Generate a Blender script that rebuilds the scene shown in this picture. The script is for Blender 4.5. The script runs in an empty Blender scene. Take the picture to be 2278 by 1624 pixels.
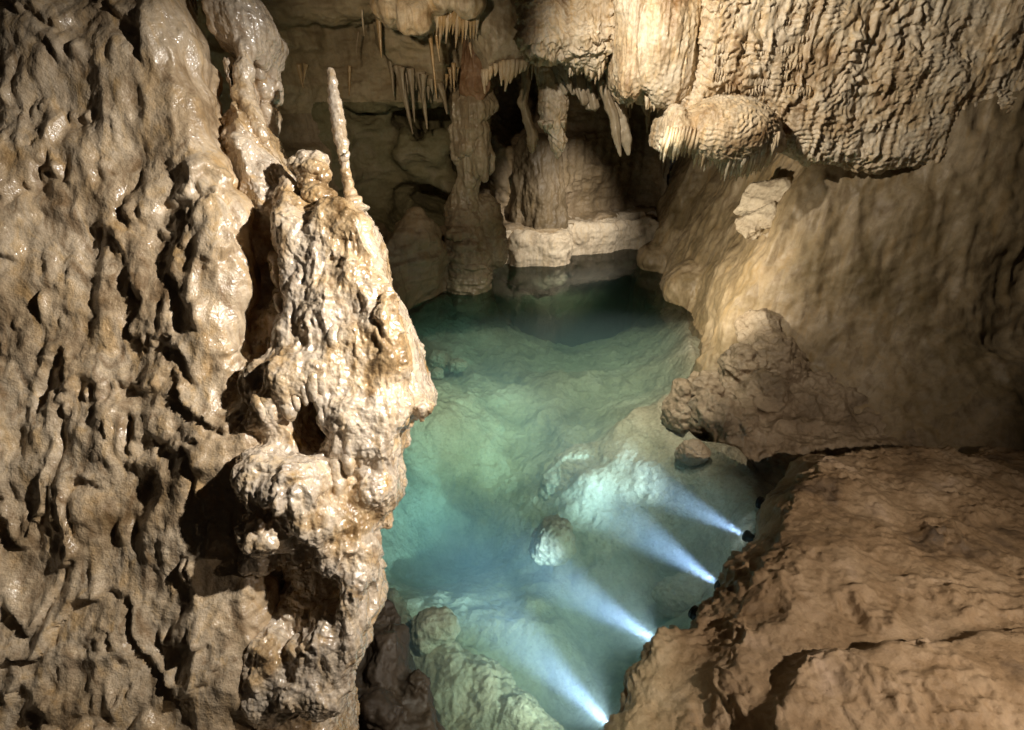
import bpy, math, random
import numpy as np
from mathutils import Vector, Matrix

# ------------------------------------------------------------------ camera, world, exposure
S = bpy.context.scene
COL = S.collection
R_ = math.radians
PITCH = R_(28.0); CAMH = 4.0
cam_d = bpy.data.cameras.new('camera'); cam = bpy.data.objects.new('camera', cam_d); COL.objects.link(cam)
cam_d.sensor_width = 36.0; cam_d.lens = 18.0 / (1138.5 / 1172.9)
cam_d.clip_start = 0.02; cam_d.clip_end = 200
cam.location = (0, 0, CAMH); cam.rotation_euler = (R_(90) - PITCH, 0, 0)
S.camera = cam
W = bpy.data.worlds.new('World'); S.world = W; W.use_nodes = True
W.node_tree.nodes['Background'].inputs[0].default_value = (0.75, 0.62, 0.48, 1)
W.node_tree.nodes['Background'].inputs[1].default_value = 0.012
S.view_settings.view_transform = 'Standard'; S.view_settings.look = 'None'
S.view_settings.exposure = 0.0; S.view_settings.gamma = 1.0
S.render.engine = 'CYCLES'
cy = S.cycles
cy.use_denoising = True
cy.max_bounces = 6; cy.diffuse_bounces = 3; cy.glossy_bounces = 2; cy.transmission_bounces = 2
cy.transparent_max_bounces = 8; cy.volume_bounces = 1
cy.caustics_reflective = False; cy.caustics_refractive = False
cy.sample_clamp_indirect = 4.0
cy.volume_step_rate = 1.0; cy.volume_max_steps = 256

# ------------------------------------------------------------------ unseen lamps of the show cave, and spots added to brighten the pool
def spot(name, loc, tgt, power, color, angle, blend=0.6, radius=0.05):
    l = bpy.data.lights.new(name, 'SPOT'); l.energy = power; l.color = color
    l.spot_size = R_(angle); l.spot_blend = blend; l.shadow_soft_size = radius
    o = bpy.data.objects.new(name, l); COL.objects.link(o); o.location = loc
    o.rotation_euler = (Vector(tgt) - Vector(loc)).to_track_quat('-Z', 'Y').to_euler()
    return o
WARM = (1.0, 0.80, 0.56); NEUT = (1.0, 0.91, 0.78); COOL = (0.56, 0.68, 1.0)
spot('unseen_spot', (1.75, 1.35, 4.8), (-0.62, 2.35, 3.1), 1100, (1.0, 0.95, 0.88), 66, 1.0, 0.04)
spot('unseen_spot', (0.1, 4.4, 5.3), (2.8, 7.2, 3.8), 820, NEUT, 86, 0.9, 0.05)
spot('unseen_spot', (3.0, 9.0, 3.5), (1.35, 13.4, 0.95), 1900, NEUT, 46, 1.0, 0.06)
spot('unseen_spot', (-1.3, 4.0, 4.6), (-1.9, 12.0, 3.6), 560, WARM, 50, 1.0, 0.08)
spot('unseen_spot', (0.9, 6.4, 1.8), (4.1, 8.9, 1.4), 900, (1.0, .89, .72), 78, 1.0, 0.06)
spot('unseen_spot', (3.6, 0.6, 3.4), (2.0, 2.6, 0.5), 520, (1.0, 0.84, 0.68), 110, 0.9, 0.05)
spot('unseen_spot', (1.2, 5.0, 4.4), (1.3, 7.6, 0.0), 1600, (1.0, 0.96, 0.80), 72, 1.0, 0.05)
spot('unseen_spot', (1.3, 2.9, 4.6), (-0.90, 7.2, -0.9), 1900, (0.85, 1.0, 0.80), 28, 1.0, 0.05)  # added light, no real lamp: makes the green patch on the left bed
spot('unseen_spot', (2.2, 3.6, 4.4), (1.0, 4.7, -0.6), 360, (0.95, 1.0, 0.90), 44, 1.0, 0.05)  # added light, no real lamp: brightens the sunken ledge and middle boulder
spot('unseen_spot', (1.5, 1.3, 4.2), (-0.10, 2.5, -0.4), 420, (0.95, 1.0, 0.80), 34, 1.0, 0.05)  # added light, no real lamp: lifts the sunken bank at lower left

# ------------------------------------------------------------------ image tracing to world positions
FPX, CX, CY = 1172.9, 1138.5, 812.0
CAM = np.array([0, 0, CAMH])
FW = np.array([0, math.cos(PITCH), -math.sin(PITCH)]); UP = np.array([0, math.sin(PITCH), math.cos(PITCH)]); RT = np.array([1.0, 0, 0])
def ray(dx, dy): return FW + RT * ((dx - CX) / FPX) + UP * ((CY - dy) / FPX)
def P(dx, dy, d): return CAM + ray(dx, dy) * d                      # at a depth
def G(dx, dy, z=0.0): r = ray(dx, dy); return CAM + r * ((z - CAMH) / r[2])   # at a height
def PY(dx, dy, Y): r = ray(dx, dy); return CAM + r * (Y / r[1])      # at a distance Y

# ------------------------------------------------------------------ numpy noise
def _h(i, s=0):
    n = (i[..., 0] * 374761393 + i[..., 1] * 668265263 + i[..., 2] * 2147483647 + s * 1274126177).astype(np.int64) & 0xffffffff
    n = ((n ^ (n >> 13)) * 1274126177) & 0xffffffff
    n = ((n ^ (n >> 16)) * 2246822519) & 0xffffffff
    return ((n ^ (n >> 15)) & 0xffffff) / float(0xffffff)
def vnoise(p, s=0):
    i = np.floor(p).astype(np.int64); f = p - i; f = f * f * f * (f * (f * 6 - 15) + 10)
    r = 0
    for a in (0, 1):
        wa = f[..., 0] if a else 1 - f[..., 0]
        for b in (0, 1):
            wb = f[..., 1] if b else 1 - f[..., 1]
            for c in (0, 1):
                wc = f[..., 2] if c else 1 - f[..., 2]
                r = r + wa * wb * wc * _h(i + np.array([a, b, c]), s)
    return r * 2 - 1
def fbm(p, o=4, s=0, g=0.5):
    r = 0; a = 1.0
    for k in range(o):
        r = r + a * vnoise(p * (2.0 ** k) + 17.3 * k, s + k); a *= g
    return r
def ridged(p, o=3, s=0):
    r = 0; a = 1.0
    for k in range(o):
        r = r + a * (1 - np.abs(vnoise(p * (2.0 ** k) + 11.7 * k, s + k)) * 2); a *= 0.5
    return r
def worley(p, s=0):
    i = np.floor(p).astype(np.int64); f1 = np.full(p.shape[:-1], 9.0); f2 = f1.copy()
    for a in (-1, 0, 1):
        for b in (-1, 0, 1):
            for c in (-1, 0, 1):
                q = i + np.array([a, b, c])
                d = (q[..., 0] + _h(q, s) - p[..., 0]) ** 2 + (q[..., 1] + _h(q, s + 1) - p[..., 1]) ** 2 + (q[..., 2] + _h(q, s + 2) - p[..., 2]) ** 2
                f2 = np.minimum(f2, np.maximum(f1, d)); f1 = np.minimum(f1, d)
    return np.sqrt(f1), np.sqrt(f2)
def sstep(a, b, x):
    t = np.clip((x - a) / (b - a), 0, 1); return t * t * (3 - 2 * t)

def rip(p, f, warp, seed):           # shingle ripples with wavy, dripping lower edges
    ph = p[:, 2] * f + warp * fbm(p * np.array([2.6, 2.6, 1.3]), 3, seed) + 0.38 * vnoise(p * np.array([9, 9, 2.0]), seed + 5) + 0.28 * np.abs(vnoise(p * np.array([24, 24, 3.0]), seed + 6))
    t = ph - np.floor(ph); return np.where(t < 0.2, t / 0.2, (1 - t) / 0.8) * sstep(-.6, .3, vnoise(p * np.array([4, 4, 5.0]), seed + 7))

# ------------------------------------------------------------------ solids as distance fields, meshed by surface nets
class Frame:
    def __init__(s, O, tilt=0.0, yaw=0.0):
        t = R_(tilt); s.O = np.array(O, float); c, n = math.cos(R_(yaw)), math.sin(R_(yaw)); h = np.array([n, c, 0]); z = np.array([0, 0, 1.0])
        s.A = np.array([[c, -n, 0], h * math.sin(t) + z * math.cos(t), -h * math.cos(t) + z * math.sin(t)])
    def uvw(s, dx, dy, w=0.0):
        d = ray(dx, dy); e3 = s.A[2]; t = (w - (CAM - s.O) @ e3) / (d @ e3)
        q = s.A @ (CAM + d * t - s.O); q[2] = w; return q
    def local(s, p): return s.A @ (np.array(p) - s.O)
    def world(s, q): return q @ s.A + s.O
    def px(s, dx, dy, w=0.0):           # metres per traced unit there
        d = ray(dx, dy); e3 = s.A[2]; t = (w - (CAM - s.O) @ e3) / (d @ e3); return t / FPX
def smin(a, b, k):
    if k <= 0: return np.minimum(a, b)
    h = np.maximum(k - np.abs(a - b), 0) / k
    return np.minimum(a, b) - h * h * k * 0.25
def poly_sd(pts, U, V):
    pts = np.array(pts, float); d = np.full(U.shape, 1e9); sg = np.ones(U.shape); n = len(pts)
    for i in range(n):
        a = pts[i]; b = pts[i - 1]; e = b - a; wu = U - a[0]; wv = V - a[1]
        t = np.clip((wu * e[0] + wv * e[1]) / max(e @ e, 1e-12), 0, 1)
        d = np.minimum(d, (wu - e[0] * t) ** 2 + (wv - e[1] * t) ** 2)
        c1 = V >= a[1]; c2 = V < b[1]; c3 = e[0] * wv > e[1] * wu
        sg = np.where((c1 & c2 & c3) | (~c1 & ~c2 & ~c3), -sg, sg)
    return sg * np.sqrt(d)
class Field:
    def __init__(s, fr, lo, hi, vox):
        s.fr = fr; s.vox = vox; s.lo = np.array(lo, float)
        n = [int((hi[i] - lo[i]) / vox) + 1 for i in range(3)]
        s.ax = [(lo[i] + np.arange(n[i]) * vox).astype(np.float32) for i in range(3)]
        s.phi = np.full(n, 9.0, np.float32)
    def _sl(s, lo, hi, m):
        return tuple(slice(max(0, int((lo[i] - m - s.lo[i]) / s.vox)), min(s.phi.shape[i], max(0, int((hi[i] + m - s.lo[i]) / s.vox) + 2))) for i in range(3))
    def _put(s, sl, d, k, sub):
        if sub: s.phi[sl] = -smin(-s.phi[sl], d, k)
        else: s.phi[sl] = smin(s.phi[sl], d, k)
    def poly(s, px, w0, w1, R=0.1, k=0.1, sub=False, wob=0.0, wf=3.0, at=None, raw=False):
        wm = (0.5 * (w0 + w1) if at is None else at)
        pts = px if raw else [s.fr.uvw(x, y, wm)[:2] for x, y in px]
        U, V = np.meshgrid(s.ax[0], s.ax[1], indexing='ij')
        sd = poly_sd(pts, U, V)
        if wob: sd = sd + wob * fbm(np.stack([U * wf, V * wf, U * 0 + 3.1], -1), 4)
        sd = sd.astype(np.float32)[:, :, None]
        W_ = s.ax[2][None, None, :]
        T = 0.5 * (w1 - w0); R = min(R, T); q1 = sd + R; q2 = np.abs(W_ - 0.5 * (w0 + w1)) - T + R
        d = np.sqrt(np.maximum(q1, 0) ** 2 + np.maximum(q2, 0) ** 2) + np.minimum(np.maximum(q1, q2), 0) - R
        s._put(np.s_[:, :, :], d, k, sub)
    def ell(s, c, r, k=0.05, sub=False, rot=0.0):
        c = np.array(c, float); r = np.array(r, float); m = max(r.max() * 0.6, k) + 2 * s.vox
        rm = np.array([max(r[0], r[1])] * 2 + [r[2]]) if rot else r
        sl = s._sl(c - rm, c + rm, m)
        x = s.ax[0][sl[0]][:, None, None] - c[0]; y = s.ax[1][sl[1]][None, :, None] - c[1]; z = s.ax[2][sl[2]][None, None, :] - c[2]
        if rot:
            a = R_(rot); x, y = x * math.cos(a) + y * math.sin(a), -x * math.sin(a) + y * math.cos(a)
        k0 = np.sqrt((x / r[0]) ** 2 + (y / r[1]) ** 2 + (z / r[2]) ** 2); k1 = np.sqrt((x / r[0] ** 2) ** 2 + (y / r[1] ** 2) ** 2 + (z / r[2] ** 2) ** 2) + 1e-6
        s._put(sl, np.where(k0 < 1e-3, -r.min(), k0 * (k0 - 1) / k1), k, sub)
    def blob(s, dx, dy, w, rx, ry=None, rw=None, k=0.05, sub=False, rot=0.0):       # radii in traced units, rw in metres
        q = s.fr.uvw(dx, dy, w); m = s.fr.px(dx, dy, w); ry = ry or rx
        s.ell(q, (rx * m, ry * m, rw or min(rx, ry) * m), k, sub, rot)
    def chain(s, pts, k=0.04, sub=False):                                  # (dx, dy, w, radius in traced units)
        Q = [(s.fr.uvw(x, y, w), r * s.fr.px(x, y, w)) for x, y, w, r in pts]
        for (a, ra), (b, rb) in zip(Q[:-1], Q[1:]):
            m = max(ra, rb) + k + 2 * s.vox; sl = s._sl(np.minimum(a, b), np.maximum(a, b), m)
            x = s.ax[0][sl[0]][:, None, None] - a[0]; y = s.ax[1][sl[1]][None, :, None] - a[1]; z = s.ax[2][sl[2]][None, None, :] - a[2]
            e = b - a; t = np.clip((x * e[0] + y * e[1] + z * e[2]) / max(e @ e, 1e-9), 0, 1)
            s._put(sl, np.sqrt((x - e[0] * t) ** 2 + (y - e[1] * t) ** 2 + (z - e[2] * t) ** 2) - (ra + (rb - ra) * t), k, sub)
    def noise(s, amp, f, o=3, seed=0, st=(1, 1, 1)):
        x, y, z = np.meshgrid(*[s.ax[i][::2] for i in range(3)], indexing='ij')
        n = fbm(np.stack([x * f * st[0], y * f * st[1], z * f * st[2]], -1), o, seed).astype(np.float32) * amp
        n = np.repeat(np.repeat(np.repeat(n, 2, 0), 2, 1), 2, 2)[:s.phi.shape[0], :s.phi.shape[1], :s.phi.shape[2]]
        for a in range(3):
            n2 = n.copy(); sl0 = [slice(None)] * 3; sl1 = [slice(None)] * 3; sl0[a] = slice(0, -1); sl1[a] = slice(1, None)
            n2[tuple(sl0)] = 0.5 * (n[tuple(sl0)] + n[tuple(sl1)]); n = n2
        s.phi += n
    def mesh(s):
        phi = s.phi.copy()
        phi[0] = phi[-1] = 0.5 * s.vox; phi[:, 0] = phi[:, -1] = 0.5 * s.vox; phi[:, :, 0] = phi[:, :, -1] = 0.5 * s.vox
        ins = phi < 0; n = phi.shape
        cnt = np.zeros([a - 1 for a in n], np.int8)
        cs = [(a, b, c) for a in (0, 1) for b in (0, 1) for c in (0, 1)]
        for a, b, c in cs: cnt += ins[a:n[0] - 1 + a, b:n[1] - 1 + b, c:n[2] - 1 + c]
        act = (cnt > 0) & (cnt < 8); I = np.argwhere(act); idx = np.full(act.shape, -1, np.int32); idx[act] = np.arange(len(I))
        val = {c: phi[I[:, 0] + c[0], I[:, 1] + c[1], I[:, 2] + c[2]] for c in cs}
        acc = np.zeros((len(I), 3)); num = np.zeros(len(I))
        for c in cs:
            for ax in range(3):
                if c[ax]: continue
                d = list(c); d[ax] = 1; a = val[c]; b = val[tuple(d)]; m = (a < 0) != (b < 0)
                t = np.where(m, a / np.where(m, a - b, 1), 0); p = np.tile(np.array(c, float), (len(I), 1)); p[:, ax] += t
                acc += p * m[:, None]; num += m
        v = (I + acc / num[:, None]) * s.vox + s.lo
        F = []
        for ax in range(3):
            o1, o2 = (ax + 1) % 3, (ax + 2) % 3
            s0 = [slice(1, -1)] * 3; s1 = [slice(1, -1)] * 3; s0[ax] = slice(0, -1); s1[ax] = slice(1, None)
            A = ins[tuple(s0)]; B = ins[tuple(s1)]; E = np.argwhere(A != B); off = np.array([1, 1, 1]); off[ax] = 0; Ei = E + off
            flip = A[E[:, 0], E[:, 1], E[:, 2]]
            q = []
            for da, db in ((-1, -1), (0, -1), (0, 0), (-1, 0)):
                c = Ei.copy(); c[:, o1] += da; c[:, o2] += db; q.append(idx[c[:, 0], c[:, 1], c[:, 2]])
            q = np.stack(q, 1); q[~flip] = q[~flip][:, ::-1]; F.append(q)
        return s.fr.world(v), np.concatenate(F)

# ------------------------------------------------------------------ meshes and objects
def to_mesh(name, v, f, smooth=True):
    me = bpy.data.meshes.new(name); v = np.asarray(v, np.float32)
    if isinstance(f, np.ndarray):
        k = f.shape[1]; me.vertices.add(len(v)); me.vertices.foreach_set('co', v.ravel())
        me.loops.add(f.size); me.loops.foreach_set('vertex_index', f.astype(np.int32).ravel())
        me.polygons.add(len(f)); me.polygons.foreach_set('loop_start', np.arange(len(f), dtype=np.int32) * k)
        me.update(calc_edges=True)
    else:
        me.from_pydata([tuple(x) for x in v], [], f)
    if smooth: me.shade_smooth()
    return me
def get_vn(me):
    n = len(me.vertices); v = np.empty(n * 3, np.float32); me.vertices.foreach_get('co', v)
    nn = np.empty(n * 3, np.float32); me.vertex_normals.foreach_get('vector', nn)
    return v.reshape(-1, 3).astype(float), nn.reshape(-1, 3).astype(float)
def subdiv(me, lv=1):
    o = bpy.data.objects.new('work', me); COL.objects.link(o)
    m = o.modifiers.new('s', 'SUBSURF'); m.levels = lv; m.render_levels = lv; m.boundary_smooth = 'ALL'
    dg = bpy.context.evaluated_depsgraph_get(); r = bpy.data.meshes.new_from_object(o.evaluated_get(dg))
    bpy.data.objects.remove(o); r.shade_smooth(); return r
def displace(me, fn):
    v, n = get_vn(me); d = fn(v, n); v2 = v + (d if getattr(d, 'ndim', 1) == 2 else n * d[:, None])
    me.vertices.foreach_set('co', v2.astype(np.float32).ravel()); me.update(); return me
def link(name, me, mat, parent=None, label=None, cat=None, group=None, kind=None, org='base'):
    me.name = name; o = bpy.data.objects.new(name, me); COL.objects.link(o)
    if mat and not me.materials: me.materials.append(mat)
    if parent is not None: o.parent = parent
    elif org:
        v = np.empty(len(me.vertices) * 3, np.float32); me.vertices.foreach_get('co', v); v = v.reshape(-1, 3)
        c = v.mean(0); c[2] = v[:, 2].max() if org == 'top' else v[:, 2].min() if org == 'base' else c[2]
        me.vertices.foreach_set('co', (v - c).ravel()); me.update(); o.location = [float(x) for x in c]
    for a, b in (('label', label), ('category', cat), ('group', group), ('kind', kind)):
        if b: o[a] = b
    return o
def child(name, me, mat, parent, label=None, kind=None):      # a part: mesh given in world space
    o = link(name, me, mat, parent, label=label, kind=kind); o.matrix_parent_inverse = Matrix.Translation(parent.location).inverted(); return o
def field_obj(name, F, mat, disp, lv=1, **kw):
    v, f = F.mesh(); me = to_mesh(name, v, f)
    if lv: me = subdiv(me, lv)
    displace(me, disp); return link(name, me, mat, **kw)

def tube(path, rad, nseg=14, step=0.02, ripple=0.0, rf=30.0, flute=0.0, nf=5, lump=0.0, seed=0, tip=True):
    path = np.array(path, float); rad = np.array(rad, float)
    L = np.concatenate([[0], np.cumsum(np.linalg.norm(np.diff(path, axis=0), axis=1))]); n = max(6, int(L[-1] / step))
    t = np.linspace(0, L[-1], n)
    # smooth interpolation
    c = np.stack([np.interp(t, L, path[:, i]) for i in range(3)], 1); r = np.interp(t, L, rad)
    for _ in range(3):
        c[1:-1] = 0.25 * c[:-2] + 0.5 * c[1:-1] + 0.25 * c[2:]; r[1:-1] = 0.25 * r[:-2] + 0.5 * r[1:-1] + 0.25 * r[2:]
    d = np.gradient(c, axis=0); d /= np.linalg.norm(d, axis=1)[:, None] + 1e-9
    ref = np.array([0, 1.0, 0.02]); a = np.cross(d, ref); a /= np.linalg.norm(a, axis=1)[:, None] + 1e-9; b = np.cross(d, a)
    th = np.linspace(0, 2 * math.pi, nseg, endpoint=False)
    rr = r[:, None] * (1 + flute * np.cos(nf * th + seed)[None, :])
    v = c[:, None, :] + rr[:, :, None] * (a[:, None, :] * np.cos(th)[None, :, None] + b[:, None, :] * np.sin(th)[None, :, None])
    if ripple or lump:
        ph = t[:, None] * rf + 2.0 * vnoise(v * 6 + seed) + 0.6 * np.cos(th + seed)[None, :]
        k = ripple * np.sin(ph) + lump * fbm(v * (0.5 / max(r.max(), 1e-3)) + seed * 3.1, 3)
        out = v - c[:, None, :]; v = v + out * k[:, :, None]
    v = v.reshape(-1, 3); f = []
    for i in range(n - 1):
        for j in range(nseg):
            j2 = (j + 1) % nseg; f.append((i * nseg + j, i * nseg + j2, (i + 1) * nseg + j2, (i + 1) * nseg + j))
    v = np.vstack([v, c[:1] , c[-1:] + d[-1:] * r[-1] * 0.8]); k0 = n * nseg
    for j in range(nseg):
        f.append((k0, (j + 1) % nseg, j)); f.append((k0 + 1, (n - 1) * nseg + j, (n - 1) * nseg + (j + 1) % nseg))
    return to_mesh('tube', v, f)
def join_meshes(ms):
    vs = []; fs = []; k = 0
    for m in ms:
        n = len(m.vertices); v = np.empty(n * 3, np.float32); m.vertices.foreach_get('co', v); vs.append(v.reshape(-1, 3))
        fs += [tuple(i + k for i in p.vertices) for p in m.polygons]; k += n
    return to_mesh('joined', np.vstack(vs), fs)

# ------------------------------------------------------------------ materials
def pth(fr, pts): return [fr.world(fr.uvw(x, y, w)) for x, y, w in pts]
def rock(name, cols, scale=1.0, streak=0.0, rough=(0.45, 0.75), bump=0.5, bscale=60, spec=0.5, coat=0.0, pits=0.0, bdist=0.01, speck=0.35, bdet=6):
    m = bpy.data.materials.new(name); m.use_nodes = True; nt = m.node_tree; N = nt.nodes; Lk = nt.links
    b = N['Principled BSDF']; geo = N.new('ShaderNodeNewGeometry')
    def nz(sc, det=6, rg=0.6, vec=None, dist=0.0):
        n = N.new('ShaderNodeTexNoise'); n.inputs['Scale'].default_value = sc; n.inputs['Detail'].default_value = det
        n.inputs['Roughness'].default_value = rg; n.inputs['Distortion'].default_value = dist
        Lk.new(vec or geo.outputs['Position'], n.inputs['Vector']); return n
    def mx(t, f, a, c):
        n = N.new('ShaderNodeMix'); n.data_type = 'RGBA'; n.blend_type = t; n.clamp_factor = True
        for s_, x in ((0, f), (6, a), (7, c)):
            if hasattr(x, 'is_output'): Lk.new(x, n.inputs[s_])
            else: n.inputs[s_].default_value = x
        return n.outputs[2]
    def ramp(src, stops):
        r = N.new('ShaderNodeValToRGB'); e = r.color_ramp.elements
        while len(e) < len(stops): e.new(0.5)
        for i, (p, c) in enumerate(stops): e[i].position = p; e[i].color = c if len(c) == 4 else (*c, 1)
        Lk.new(src, r.inputs[0]); return r.outputs[0]
    n1 = nz(1.3 * scale, 7, 0.62, dist=0.6)
    k = len(cols); st = [(0.30 + 0.42 * i / (k - 1), c) for i, c in enumerate(cols)]
    col = ramp(n1.outputs[0], st)
    if streak:
        mp = N.new('ShaderNodeMapping'); mp.inputs['Scale'].default_value = (5 * scale, 5 * scale, 0.45 * scale); Lk.new(geo.outputs['Position'], mp.inputs[0])
        n2 = nz(1.6, 5, 0.6, mp.outputs[0], 0.8)
        col = mx('MULTIPLY', streak, col, ramp(n2.outputs[0], [(0.32, (0.45, 0.36, 0.26)), (0.5, (1, 1, 1)), (0.68, (1.0, 0.86, 0.62))]))
    n3 = nz(26 * scale, 5, 0.7)
    col = mx('MULTIPLY', speck, col, ramp(n3.outputs[0], [(0.3, (0.45, 0.40, 0.36)), (0.55, (1, 1, 1)), (0.8, (1, 1, 1))]))
    Lk.new(col, b.inputs['Base Color'])
    mr = N.new('ShaderNodeMapRange'); mr.inputs[1].default_value = 0.35; mr.inputs[2].default_value = 0.65
    mr.inputs[3].default_value, mr.inputs[4].default_value = rough; n4 = nz(3.5 * scale, 5); Lk.new(n4.outputs[0], mr.inputs[0]); Lk.new(mr.outputs[0], b.inputs['Roughness'])
    b.inputs['Specular IOR Level'].default_value = spec
    if coat:
        cm = N.new('ShaderNodeMapRange'); cm.inputs[1].default_value = 0.40; cm.inputs[2].default_value = 0.60; cm.inputs[3].default_value = coat * .12; cm.inputs[4].default_value = coat
        n6 = nz(4.5 * scale, 3); Lk.new(n6.outputs[0], cm.inputs[0]); Lk.new(cm.outputs[0], b.inputs['Coat Weight'])
        b.inputs['Coat Roughness'].default_value = 0.10
    bp = N.new('ShaderNodeBump'); bp.inputs['Strength'].default_value = bump; bp.inputs['Distance'].default_value = bdist
    n5 = nz(bscale, bdet, 0.65); h = n5.outputs[0]
    if pits:
        vo = N.new('ShaderNodeTexVoronoi'); vo.inputs['Scale'].default_value = bscale * 0.55; Lk.new(geo.outputs['Position'], vo.inputs['Vector'])
        ma = N.new('ShaderNodeMath'); ma.operation = 'MULTIPLY_ADD'; ma.inputs[1].default_value = pits; Lk.new(vo.outputs[0], ma.inputs[0]); Lk.new(h, ma.inputs[2]); h = ma.outputs[0]
    Lk.new(h, bp.inputs['Height']); Lk.new(bp.outputs[0], b.inputs['Normal'])
    if coat: Lk.new(bp.outputs[0], b.inputs['Coat Normal'])
    return m
def simple(name, c, rough=0.5, metal=0.0, emit=None, es=0.0):
    m = bpy.data.materials.new(name); m.use_nodes = True; b = m.node_tree.nodes['Principled BSDF']
    n = m.node_tree.nodes.new('ShaderNodeTexNoise'); n.inputs['Scale'].default_value = 40
    r = m.node_tree.nodes.new('ShaderNodeValToRGB'); r.color_ramp.elements[0].color = (*[x * 0.7 for x in c], 1); r.color_ramp.elements[1].color = (*c, 1)
    m.node_tree.links.new(n.outputs[0], r.inputs[0]); m.node_tree.links.new(r.outputs[0], b.inputs['Base Color'])
    b.inputs['Roughness'].default_value = rough; b.inputs['Metallic'].default_value = metal
    if emit: b.inputs['Emission Color'].default_value = (*emit, 1); b.inputs['Emission Strength'].default_value = es
    return m
M_wet = rock('wet_flowstone', [(0.20, 0.12, 0.05), (0.47, 0.33, 0.18), (0.62, 0.51, 0.38), (0.56, 0.47, 0.37), (0.44, 0.26, 0.07)], 2.2, 0.7, (0.16, 0.34), 0.8, 42, 0.8, 1.0, 0.0, 0.012, 0.35, 1.5)
M_pale = rock('pale_flowstone', [(0.28, 0.17, 0.08), (0.55, 0.42, 0.26), (0.68, 0.58, 0.43), (0.46, 0.31, 0.16)], 1.5, 0.7, (0.35, 0.6), 0.5, 40, 0.5, 0.05, 0.0, 0.015)
M_wall = rock('cave_wall_rock', [(0.15, 0.11, 0.065), (0.25, 0.19, 0.115), (0.32, 0.25, 0.17), (0.22, 0.16, 0.09)], 0.7, 0.5, (0.5, 0.8), 0.7, 22, 0.4, 0.0, 0.3, 0.02)
M_dkw = rock('dark_fluted_rock', [(0.08, 0.058, 0.033), (0.14, 0.105, 0.062), (0.20, 0.152, 0.095)], 0.9, 0.5, (0.4, 0.7), 0.7, 22, 0.4, 0.0, 0.2, 0.02)
M_olive = rock('olive_wall_rock', [(0.13, 0.115, 0.06), (0.20, 0.18, 0.10), (0.25, 0.21, 0.14)], 0.8, 0.2, (0.55, 0.8), 0.7, 20, 0.3, 0.0, 0.4, 0.02)
M_ring = rock('bleached_limestone', [(0.32, 0.25, 0.17), (0.52, 0.44, 0.33), (0.62, 0.54, 0.42)], 1.3, 0.45, (0.6, 0.85), 0.5, 25, 0.3, 0.0, 0.2, 0.015)
M_grey = rock('grey_dripstone', [(0.25, 0.19, 0.12), (0.38, 0.31, 0.21), (0.46, 0.39, 0.28)], 1.2, 0.5, (0.25, 0.5), 0.5, 30, 0.5, 0.1, 0.0, 0.015)
M_mud = rock('smooth_mud_rock', [(0.14, 0.10, 0.045), (0.24, 0.178, 0.098), (0.34, 0.265, 0.17)], 1.0, 0.6, (0.45, 0.75), 0.45, 18, 0.4, 0.0, 0.15, 0.02, 0.25)
M_rough = rock('rough_brown_rock', [(0.13, 0.092, 0.052), (0.27, 0.20, 0.125), (0.40, 0.315, 0.215)], 1.4, 0.1, (0.4, 0.75), 0.9, 30, 0.5, 0.0, 0.3, 0.02)
M_near = rock('orange_limestone', [(0.07, 0.048, 0.03), (0.25, 0.168, 0.092), (0.34, 0.245, 0.15), (0.43, 0.325, 0.235)], 1.3, 0.0, (0.5, 0.8), 0.7, 35, 0.4, 0.0, 0.3, 0.015)
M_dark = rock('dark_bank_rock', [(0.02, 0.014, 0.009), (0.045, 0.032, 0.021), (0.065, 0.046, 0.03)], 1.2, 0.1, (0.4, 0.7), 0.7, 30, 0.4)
M_bed = rock('pool_bed_limestone', [(0.22, 0.20, 0.13), (0.40, 0.36, 0.25), (0.54, 0.50, 0.38)], 1.0, 0.0, (0.8, 0.95), 1.0, 22, 0.1, 0.0, 0.6, 0.04, 0.5)
M_ochre = rock('ochre_dripstone', [(0.33, 0.20, 0.07), (0.48, 0.34, 0.18), (0.54, 0.42, 0.28)], 1.6, 0.4, (0.2, 0.45), 0.4, 50, 0.5, 0.15)
M_orange = rock('orange_dripstone', [(0.20, 0.11, 0.055), (0.30, 0.18, 0.10), (0.34, 0.24, 0.15)], 1.6, 0.4, (0.4, 0.7), 0.4, 40, 0.4)

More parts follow.
